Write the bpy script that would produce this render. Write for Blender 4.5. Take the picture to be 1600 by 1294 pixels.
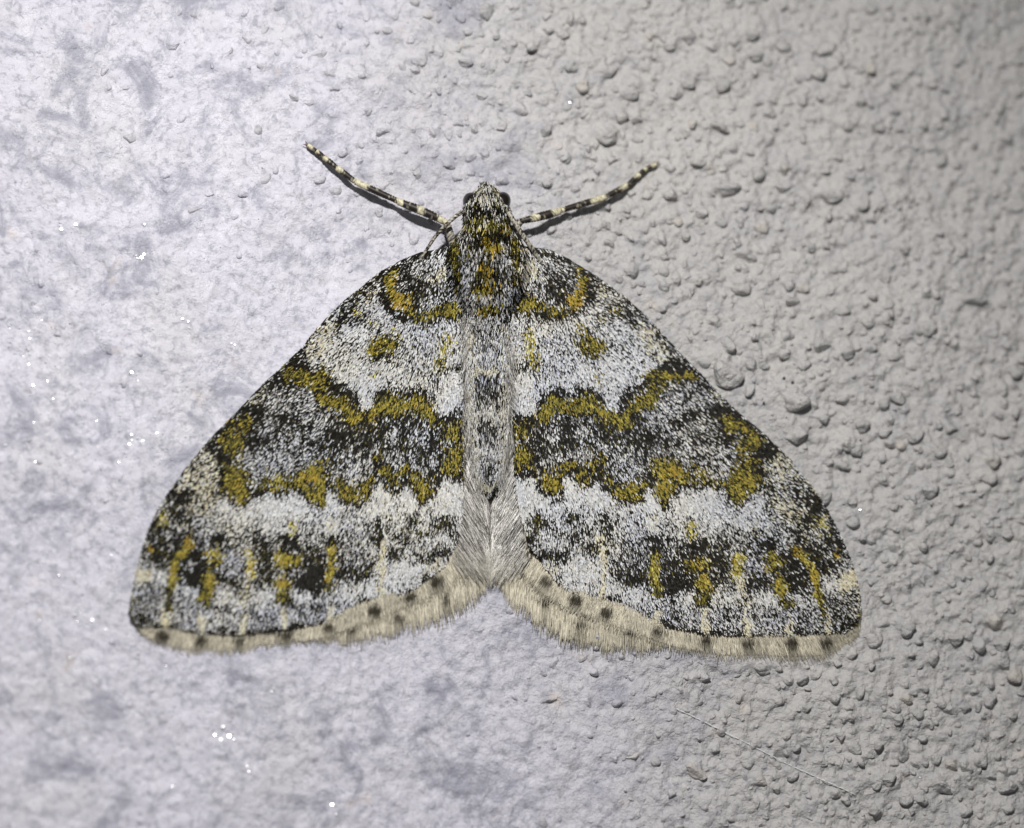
import bpy, math
import numpy as np
from mathutils import Vector, Matrix
from mathutils.geometry import delaunay_2d_cdt

for o in list(bpy.data.objects): bpy.data.objects.remove(o)
scene = bpy.context.scene
C = scene.collection
rng = np.random.default_rng(7)

# ------------------------------------------------------------------ camera
# Measurements are taken in "u": one u is 0.026 mm on the wall (about one photograph pixel).
# The wall stands in the XZ plane, its face towards -Y.
S = 2.6e-5
W0, H0 = 1600.0, 1294.0
LENS = 135.0
TX = 18.0 / LENS
DIST = 800.0 / TX
TILT = math.radians(14.0)
cdir = Vector((-math.sin(TILT) * 0.707, -math.cos(TILT), -math.sin(TILT) * 0.707))
cam_u = cdir * DIST
Q = (-cdir).to_track_quat('-Z', 'Y')
R3 = np.array(Q.to_matrix())
CP = np.array(cam_u)

def P(px, py, h=0.0):
    """photo measurement + height above the wall -> wall coordinates in u"""
    px = np.asarray(px, float); py = np.asarray(py, float)
    h = np.broadcast_to(np.asarray(h, float), px.shape)
    d = np.stack([(px - W0 / 2) / (W0 / 2) * TX, (H0 / 2 - py) / (W0 / 2) * TX, -np.ones_like(px)], -1) @ R3.T
    t = (-h - CP[1]) / d[..., 1]
    return CP + d * t[..., None]

camd = bpy.data.cameras.new('camera')
cam = bpy.data.objects.new('camera', camd); C.objects.link(cam)
cam.location = cam_u * S
cam.rotation_mode = 'QUATERNION'; cam.rotation_quaternion = Q
camd.sensor_width = 36; camd.lens = LENS
camd.clip_start = 0.002; camd.clip_end = 50
camd.dof.use_dof = True
fp = Vector(P(790, 650, 14))
camd.dof.focus_distance = (cam_u - fp).dot(cdir) * S
camd.dof.aperture_fstop = 23.0
scene.camera = cam

# ------------------------------------------------------------------ light: one flash, faint night ambience
world = bpy.data.worlds.new('World'); scene.world = world; world.use_nodes = True
bg = world.node_tree.nodes['Background']
bg.inputs[0].default_value = (0.92, 0.95, 1.0, 1); bg.inputs[1].default_value = 0.085
ld = bpy.data.lights.new('flash', 'SPOT')
flash = bpy.data.objects.new('flash', ld); C.objects.link(flash)
FL = Vector((-600, -3000, 1500)); FT = Vector((-300, 0, -300))
flash.location = FL * S
flash.rotation_mode = 'QUATERNION'
flash.rotation_quaternion = (FT - FL).to_track_quat('-Z', 'Y')
ld.energy = 0.385; ld.spot_size = math.radians(78); ld.spot_blend = 1.0
ld.shadow_soft_size = 90 * S
ld.color = (1.0, 0.985, 0.97)
vs = scene.view_settings
vs.view_transform = 'Standard'; vs.look = 'None'; vs.gamma = 1; vs.exposure = 0.0; vs.use_curve_mapping = False

# ------------------------------------------------------------------ helpers
def hash2(ix, iy, seed):
    n = (ix.astype(np.int64) * 374761393 + iy.astype(np.int64) * 668265263 + seed * 982451653) & 0xffffffff
    n = ((n ^ (n >> 13)) * 1274126177) & 0xffffffff
    n = n ^ (n >> 16)
    return (n & 0xffffff) / float(0xffffff)

def noise(x, y, lam, seed):
    x = np.asarray(x, float) / lam; y = np.asarray(y, float) / lam
    ca, sa = math.cos(.5 + seed * 1.3), math.sin(.5 + seed * 1.3); x, y = x * ca - y * sa + 50, x * sa + y * ca + 50
    ix = np.floor(x); iy = np.floor(y); fx = x - ix; fy = y - iy
    fx = fx * fx * fx * (fx * (fx * 6 - 15) + 10); fy = fy * fy * fy * (fy * (fy * 6 - 15) + 10)
    a = hash2(ix, iy, seed); b = hash2(ix + 1, iy, seed); c = hash2(ix, iy + 1, seed); d = hash2(ix + 1, iy + 1, seed)
    return ((a * (1 - fx) + b * fx) * (1 - fy) + (c * (1 - fx) + d * fx) * fy) * 2 - 1

def sstep(a, b, x):
    t = np.clip((x - a) / (b - a), 0, 1); return t * t * (3 - 2 * t)

def link(name, me, parent=None, **props):
    o = bpy.data.objects.new(name, me); C.objects.link(o)
    if parent is not None: o.parent = parent
    for k, v in props.items(): o[k] = v
    return o

def mesh(name, verts, faces_flat, sizes, mat, col=None, smooth=True):
    """verts in metres (N,3); faces_flat loop indices; sizes loops per face"""
    me = bpy.data.meshes.new(name)
    verts = np.asarray(verts, np.float32); faces_flat = np.asarray(faces_flat, np.int32).ravel()
    sizes = np.asarray(sizes, np.int32)
    me.vertices.add(len(verts)); me.vertices.foreach_set('co', verts.ravel())
    me.loops.add(len(faces_flat)); me.loops.foreach_set('vertex_index', faces_flat)
    me.polygons.add(len(sizes))
    me.polygons.foreach_set('loop_start', np.concatenate([[0], np.cumsum(sizes)[:-1]]).astype(np.int32))
    me.polygons.foreach_set('use_smooth', np.full(len(sizes), smooth))
    if col is not None:
        a = me.attributes.new('Col', 'FLOAT_COLOR', 'POINT')
        c4 = np.ones((len(verts), 4), np.float32); c4[:, :3] = col
        a.data.foreach_set('color', c4.ravel())
    me.update(calc_edges=True); me.validate()
    if mat: me.materials.append(mat)
    return me

def in_poly(px, py, poly):
    poly = np.asarray(poly, float); n = len(poly); r = np.zeros(px.shape, bool); j = n - 1
    for i in range(n):
        xi, yi = poly[i]; xj, yj = poly[j]
        if yi != yj:
            r ^= ((yi > py) != (yj > py)) & (px < (xj - xi) * (py - yi) / (yj - yi) + xi)
        j = i
    return r

def seg_dist(px, py, pts, closed=False):
    pts = np.asarray(pts, float); d = np.full(px.shape, 1e9)
    if len(pts) == 1: return np.hypot(px - pts[0][0], py - pts[0][1])
    n = len(pts) if closed else len(pts) - 1
    for i in range(n):
        a = pts[i]; b = pts[(i + 1) % len(pts)]; ab = b - a; l2 = (ab ** 2).sum()
        t = np.clip(((px - a[0]) * ab[0] + (py - a[1]) * ab[1]) / max(l2, 1e-9), 0, 1)
        d = np.minimum(d, np.hypot(px - a[0] - t * ab[0], py - a[1] - t * ab[1]))
    return d

def resample(pts, n):
    pts = np.asarray(pts, float); s = np.concatenate([[0], np.cumsum(np.hypot(*np.diff(pts, axis=0).T))])
    t = np.linspace(0, s[-1], n)
    return np.stack([np.interp(t, s, pts[:, 0]), np.interp(t, s, pts[:, 1])], 1)

def smooth_line(pts, n):
    """Catmull-Rom through the points, then n even samples"""
    p = np.asarray(pts, float); p = np.vstack([2 * p[0] - p[1], p, 2 * p[-1] - p[-2]]); out = []
    for i in range(1, len(p) - 2):
        t = np.linspace(0, 1, 12, endpoint=False)[:, None]
        a, b, c, d = p[i - 1], p[i], p[i + 1], p[i + 2]
        out.append(0.5 * (2 * b + (c - a) * t + (2 * a - 5 * b + 4 * c - d) * t ** 2 + (3 * b - a - 3 * c + d) * t ** 3))
    out.append(p[-2][None]); return resample(np.vstack(out), n) if p.shape[1] == 2 else np.vstack(out)

# ------------------------------------------------------------------ materials
def base_mat(name):
    m = bpy.data.materials.new(name); m.use_nodes = True
    nt = m.node_tree; b = nt.nodes['Principled BSDF']; return m, nt, b

def attr_mat(name, rough, spec, noise_amt=0.25, nscale=0.25, sheen=0.0):
    m, nt, b = base_mat(name)
    a = nt.nodes.new('ShaderNodeAttribute'); a.attribute_name = 'Col'
    geo = nt.nodes.new('ShaderNodeNewGeometry')
    n = nt.nodes.new('ShaderNodeTexNoise'); n.inputs['Scale'].default_value = nscale / S; n.inputs['Detail'].default_value = 2
    nt.links.new(geo.outputs['Position'], n.inputs['Vector'])
    mr = nt.nodes.new('ShaderNodeMapRange'); mr.inputs[1].default_value = 0.25; mr.inputs[2].default_value = 0.75
    mr.inputs[3].default_value = 1 - noise_amt; mr.inputs[4].default_value = 1 + noise_amt
    nt.links.new(n.outputs['Fac'], mr.inputs[0])
    mx = nt.nodes.new('ShaderNodeVectorMath'); mx.operation = 'SCALE'
    nt.links.new(a.outputs['Color'], mx.inputs[0]); nt.links.new(mr.outputs[0], mx.inputs['Scale'])
    nt.links.new(mx.outputs[0], b.inputs['Base Color'])
    b.inputs['Roughness'].default_value = rough; b.inputs['Specular IOR Level'].default_value = spec
    return m

M_scale = attr_mat('wing_scale', 0.5, 0.08, 0.12)
M_hair = attr_mat('moth_hair', 0.34, 0.8, 0.15)
M_fringe = attr_mat('fringe_scale', 0.6, 0.25, 0.15, 0.12)
M_leg = attr_mat('leg_scale', 0.5, 0.35, 0.35, 0.5)
M_memb, nt, b = base_mat('wing_membrane')
nn = nt.nodes.new('ShaderNodeTexNoise'); nn.inputs['Scale'].default_value = 0.1 / S
cr = nt.nodes.new('ShaderNodeValToRGB')
cr.color_ramp.elements[0].color = (0.010, 0.008, 0.006, 1); cr.color_ramp.elements[1].color = (0.035, 0.03, 0.024, 1)
gg = nt.nodes.new('ShaderNodeNewGeometry'); nt.links.new(gg.outputs['Position'], nn.inputs['Vector'])
nt.links.new(nn.outputs['Fac'], cr.inputs[0]); nt.links.new(cr.outputs[0], b.inputs['Base Color'])
b.inputs['Roughness'].default_value = 0.6
M_eye, nt, b = base_mat('compound_eye')
nn = nt.nodes.new('ShaderNodeTexNoise'); nn.inputs['Scale'].default_value = 0.15 / S
cr = nt.nodes.new('ShaderNodeValToRGB')
cr.color_ramp.elements[0].color = (0.004, 0.003, 0.002, 1); cr.color_ramp.elements[1].color = (0.016, 0.011, 0.009, 1)
gg = nt.nodes.new('ShaderNodeNewGeometry'); nt.links.new(gg.outputs['Position'], nn.inputs['Vector'])
nt.links.new(nn.outputs['Fac'], cr.inputs[0]); nt.links.new(cr.outputs[0], b.inputs['Base Color'])
b.inputs['Roughness'].default_value = 0.22
M_silk, nt, b = base_mat('silk')
nn = nt.nodes.new('ShaderNodeTexNoise'); nn.inputs['Scale'].default_value = 0.05 / S
nt.links.new(nn.outputs['Fac'], b.inputs['Roughness'])
b.inputs['Base Color'].default_value = (0.85, 0.85, 0.87, 1)
M_mica, nt, b = base_mat('mica')
nn = nt.nodes.new('ShaderNodeTexNoise'); nn.inputs['Scale'].default_value = 0.05 / S
cr = nt.nodes.new('ShaderNodeValToRGB')
cr.color_ramp.elements[0].color = (0.5, 0.5, 0.54, 1); cr.color_ramp.elements[1].color = (0.68, 0.68, 0.72, 1)
nt.links.new(nn.outputs['Fac'], cr.inputs[0]); nt.links.new(cr.outputs[0], b.inputs['Base Color'])
b.inputs['Roughness'].default_value = 0.18; b.inputs['Specular IOR Level'].default_value = 0.9
M_dirt, nt, b = base_mat('dirt')
nn = nt.nodes.new('ShaderNodeTexNoise'); nn.inputs['Scale'].default_value = 0.2 / S
cr = nt.nodes.new('ShaderNodeValToRGB')
cr.color_ramp.elements[0].color = (0.006, 0.005, 0.005, 1); cr.color_ramp.elements[1].color = (0.02, 0.018, 0.015, 1)
nt.links.new(nn.outputs['Fac'], cr.inputs[0]); nt.links.new(cr.outputs[0], b.inputs['Base Color'])
b.inputs['Roughness'].default_value = 0.5

def wall_material(name, grain=False):
    m, nt, b = base_mat(name); N = nt.nodes.new; L = nt.links.new
    geo = N('ShaderNodeNewGeometry')
    vm = N('ShaderNodeVectorMath'); vm.operation = 'SCALE'; vm.inputs['Scale'].default_value = 1 / S   # into u
    L(geo.outputs['Position'], vm.inputs[0])
    V = vm.outputs[0]
    def nz(scale, detail, rough=0.5, off=(0, 0, 0), dist=0.0):
        mp = N('ShaderNodeVectorMath'); mp.operation = 'ADD'; mp.inputs[1].default_value = off; L(V, mp.inputs[0])
        n = N('ShaderNodeTexNoise'); n.inputs['Scale'].default_value = scale; n.inputs['Detail'].default_value = detail
        n.inputs['Roughness'].default_value = rough; n.inputs['Distortion'].default_value = dist
        L(mp.outputs[0], n.inputs['Vector']); return n.outputs['Fac']
    def ramp(fac, a, b_, c0=0.0, c1=1.0):
        r = N('ShaderNodeMapRange'); r.interpolation_type = 'SMOOTHSTEP'
        r.inputs[1].default_value = a; r.inputs[2].default_value = b_; r.inputs[3].default_value = c0; r.inputs[4].default_value = c1
        L(fac, r.inputs[0]); return r.outputs[0]
    def mixc(fac, a, b_):
        x = N('ShaderNodeMix'); x.data_type = 'RGBA'
        if hasattr(fac, 'links'): L(fac, x.inputs[0])
        else: x.inputs[0].default_value = fac
        for s, v in ((6, a), (7, b_)):
            if hasattr(v, 'links'): L(v, x.inputs[s])
            else: x.inputs[s].default_value = (*v, 1)
        return x.outputs[2]
    def math_(op, a, b_):
        x = N('ShaderNodeMath'); x.operation = op
        for i, v in ((0, a), (1, b_)):
            if hasattr(v, 'links'): L(v, x.inputs[i])
            else: x.inputs[i].default_value = v
        return x.outputs[0]
    sep = N('ShaderNodeSeparateXYZ'); L(V, sep.inputs[0])
    # two coats: polished lilac-white on one side, sandy grey on the other, its darker tone partly painted-in flash falloff, an uneven border between them
    e = math_('ADD', sep.outputs[0], math_('MULTIPLY', sep.outputs[2], 0.28))
    e = math_('ADD', e, math_('MULTIPLY', math_('SUBTRACT', nz(0.004, 3), 0.5), 420.0))
    side = ramp(e, -260.0, 330.0)
    coat = mixc(side, (0.60, 0.585, 0.655), (0.480, 0.466, 0.450))
    # large soft tone changes
    coat = mixc(ramp(nz(0.006, 3, off=(90, 0, 0)), 0.42, 0.72, 0, 0.30), coat, (0.56, 0.545, 0.52))
    # blue grey mottling, strongest in the polished coat
    mot = math_('MULTIPLY', ramp(nz(0.013, 7, 0.72, (300, 40, 10), 0.6), 0.475, 0.66), ramp(e, 420.0, -200.0, 0.18, 0.88))
    coat = mixc(mot, coat, (0.27, 0.275, 0.335))
    fine = math_('MULTIPLY', ramp(nz(0.085, 5, 0.7, (30, 700, 10), 0.4), 0.48, 0.66), ramp(e, 380.0, -250.0, 0.34, 0.72))
    coat = mixc(fine, coat, (0.30, 0.30, 0.35))
    # warm patches and tiny dark specks
    coat = mixc(ramp(nz(0.02, 2, 0.5, (5, 60, 800)), 0.66, 0.80, 0, 0.45), coat, (0.62, 0.53, 0.45))
    coat = mixc(ramp(nz(0.13, 2, 0.5, (55, 10, 80)), 0.73, 0.78, 0, 0.75), coat, (0.10, 0.10, 0.115))
    coat = mixc(math_('MULTIPLY', ramp(nz(0.045, 6, 0.75, (70, 3, 5), 0.8), 0.54, 0.70), 0.45), coat, (0.27, 0.265, 0.26))
    if grain:
        oi = N('ShaderNodeObjectInfo')
        coat = mixc(ramp(oi.outputs['Random'], 0.90, 1.0, 0, 0.35), coat, (0.53, 0.46, 0.37))
        coat = mixc(ramp(oi.outputs['Random'], 0.0, 0.85, 0.50, 0), coat, (0.36, 0.355, 0.34))
    L(coat, b.inputs['Base Color'])
    L(ramp(nz(0.05, 3, 0.5, (9, 9, 9)), 0.35, 0.7, 0.36, 0.72), b.inputs['Roughness'])
    b.inputs['Specular IOR Level'].default_value = 0.45
    bump = N('ShaderNodeBump'); bump.inputs['Strength'].default_value = 1.0; bump.inputs['Distance'].default_value = 5.5 * S
    vo = N('ShaderNodeTexVoronoi'); vo.feature = 'F1'; vo.inputs['Scale'].default_value = 0.085
    L(V, vo.inputs['Vector'])
    cell = math_('MULTIPLY', math_('MULTIPLY', vo.outputs['Distance'], ramp(e, -250.0, 250.0, 0.0, 1.0)), -0.65)
    hgt = math_('ADD', cell, math_('ADD', math_('MULTIPLY', nz(0.06, 5, 0.62, (1, 2, 3), 0.4), 1.0), math_('MULTIPLY', nz(0.25, 3, 0.6, (4, 4, 4)), 0.55)))
    L(math_('MULTIPLY', hgt, ramp(e, -350.0, 200.0, 0.5, 1.0)), bump.inputs['Height']); L(bump.outputs[0], b.inputs['Normal'])
    return m
M_wall = wall_material('painted_plaster')
M_grain = wall_material('painted_sand_grain', True)

# ------------------------------------------------------------------ moth outlines (left side, right side), measured
COSTA_L = [(705, 384), (688, 389), (657, 394), (627, 406), (595, 424), (569, 445), (541, 467), (517, 490), (493, 516), (471, 544), (446, 568), (417, 594), (400, 612), (377, 636), (358, 656), (338, 675), (320, 695), (302, 717), (286, 737), (272, 757), (257, 779), (245, 799), (235, 821), (227, 842), (220, 862), (213, 893), (207, 921), (202, 950), (206, 965), (216, 976)]
MARG_L = [(216, 976), (234, 978), (266, 983), (300, 986), (335, 989), (371, 989), (397, 986), (423, 982), (459, 978), (497, 972), (529, 962), (559, 951), (587, 941), (610, 933), (644, 920), (663, 905), (695, 880)]
INNER_L = [(695, 880), (716, 848), (724, 800), (724, 740), (722, 660), (728, 560), (738, 470), (730, 400)]
COSTA_R = [(815, 384), (830, 386), (860, 390), (886, 403), (908, 417), (936, 434), (975, 462), (1007, 492), (1035, 520), (1062, 551), (1094, 583), (1120, 611), (1153, 644), (1183, 668), (1211, 694), (1235, 718), (1252, 740), (1269, 759), (1281, 778), (1293, 797), (1315, 839), (1331, 877), (1340, 911), (1344, 945), (1343, 962), (1339, 974)]
MARG_R = [(1339, 974), (1317, 988), (1275, 991), (1249, 991), (1211, 992), (1179, 991), (1147, 990), (1118, 988), (1084, 984), (1044, 978), (1000, 961), (966, 949), (930, 940), (904, 928), (872, 910), (856, 888)]
INNER_R = [(856, 888), (828, 858), (812, 800), (803, 740), (800, 660), (798, 560), (792, 470), (790, 400)]
FRO_L = [(207, 967), (216, 985), (230, 996), (256, 1007), (286, 1014), (321, 1018), (349, 1019), (381, 1015), (421, 1008), (461, 1004), (504, 998), (546, 983), (589, 967), (640, 948), (690, 922), (728, 892)]
FRO_R = [(1344, 968), (1342, 990), (1317, 1014), (1286, 1024), (1232, 1026), (1179, 1024), (1145, 1025), (1116, 1022), (1062, 1013), (1020, 1000), (976, 984), (930, 967), (890, 952), (850, 930), (815, 897)]
HFO_L = [(500, 1000), (546, 1001), (589, 992), (631, 982), (674, 967), (716, 950), (748, 925), (764, 908)]
HFB_L = [(500, 972), (546, 964), (589, 955), (640, 936), (690, 908), (730, 880), (752, 866), (760, 858)]
HFO_R = [(1040, 1012), (976, 1012), (930, 1006), (890, 999), (868, 986), (846, 974), (826, 955), (804, 942), (782, 915), (768, 906)]
HFB_R = [(1040, 988), (976, 972), (930, 962), (890, 948), (850, 922), (818, 896), (798, 882), (782, 872), (774, 864), (770, 858)]
FW_L = COSTA_L + MARG_L[1:] + INNER_L[1:]
FW_R = COSTA_R + MARG_R[1:] + INNER_R[1:]

def wing_h(px, py, side):
    """height of the wing sheet over the wall"""
    bx, by = (712, 400) if side < 0 else (812, 400)
    d = np.hypot(px - bx, py - by)
    mid = np.abs(px - 764)
    h = 7 + 26 * np.exp(-(d / 150) ** 2) + 9 * np.exp(-(mid / 60) ** 2) * sstep(950, 500, py)
    ang = np.arctan2(py - by, -side * 0 + (px - bx) * side)
    h = h + 3.2 * np.sin(ang * 18) * sstep(80, 300, d) + 1.5 * noise(px, py, 70, 5 + side)
    return h

# ------------------------------------------------------------------ wing pattern (described on the left wing)
# proportions of scale colours: White, blacK, Yellow, Cream, Orange, Pale yellow, Blue grey, oLive, mid Grey
KINDS = 'WKYCOPBLG'
def mixv(**k): 
    v = np.array([k.get(c, 0.0) for c in KINDS]); return v / v.sum()
T = dict(
    white=mixv(W=.86, K=.11, C=.03), wsolid=mixv(W=.97, K=.03), light=mixv(W=.64, K=.24, B=.05, G=.07), speck=mixv(W=.42, K=.44, B=.04, G=.10),
    grey=mixv(W=.22, K=.50, B=.05, G=.18, L=.05), dark=mixv(W=.07, K=.77, L=.10, G=.06), black=mixv(K=.97, W=.03),
    yellow=mixv(Y=.50, K=.30, O=.03, P=.04, L=.13), yback=mixv(Y=.34, K=.48, O=.01, L=.17), ypale=mixv(Y=.28, P=.32, W=.22, K=.18),
    ybright=mixv(Y=.50, P=.18, O=.08, K=.20, L=.04), orange=mixv(O=.60, Y=.25, K=.15), cream=mixv(C=.66, W=.16, K=.18), csolid=mixv(C=.9, W=.06, K=.04),
    blue=mixv(B=.38, W=.18, K=.34, G=.10), olive=mixv(L=.46, Y=.16, K=.38), creamspeck=mixv(C=.36, W=.20, K=.44))
E = lambda t, cx, cy, rx, ry, a=0, s=1.0, soft=.55: ('e', t, s, (cx, cy, rx, ry, a), soft)
Ln = lambda t, w, pts, s=1.0, soft=.75: ('l', t, s, (w, pts), soft)
Pg = lambda t, pts, s=1.0, soft=8: ('p', t, s, pts, soft)
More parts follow.
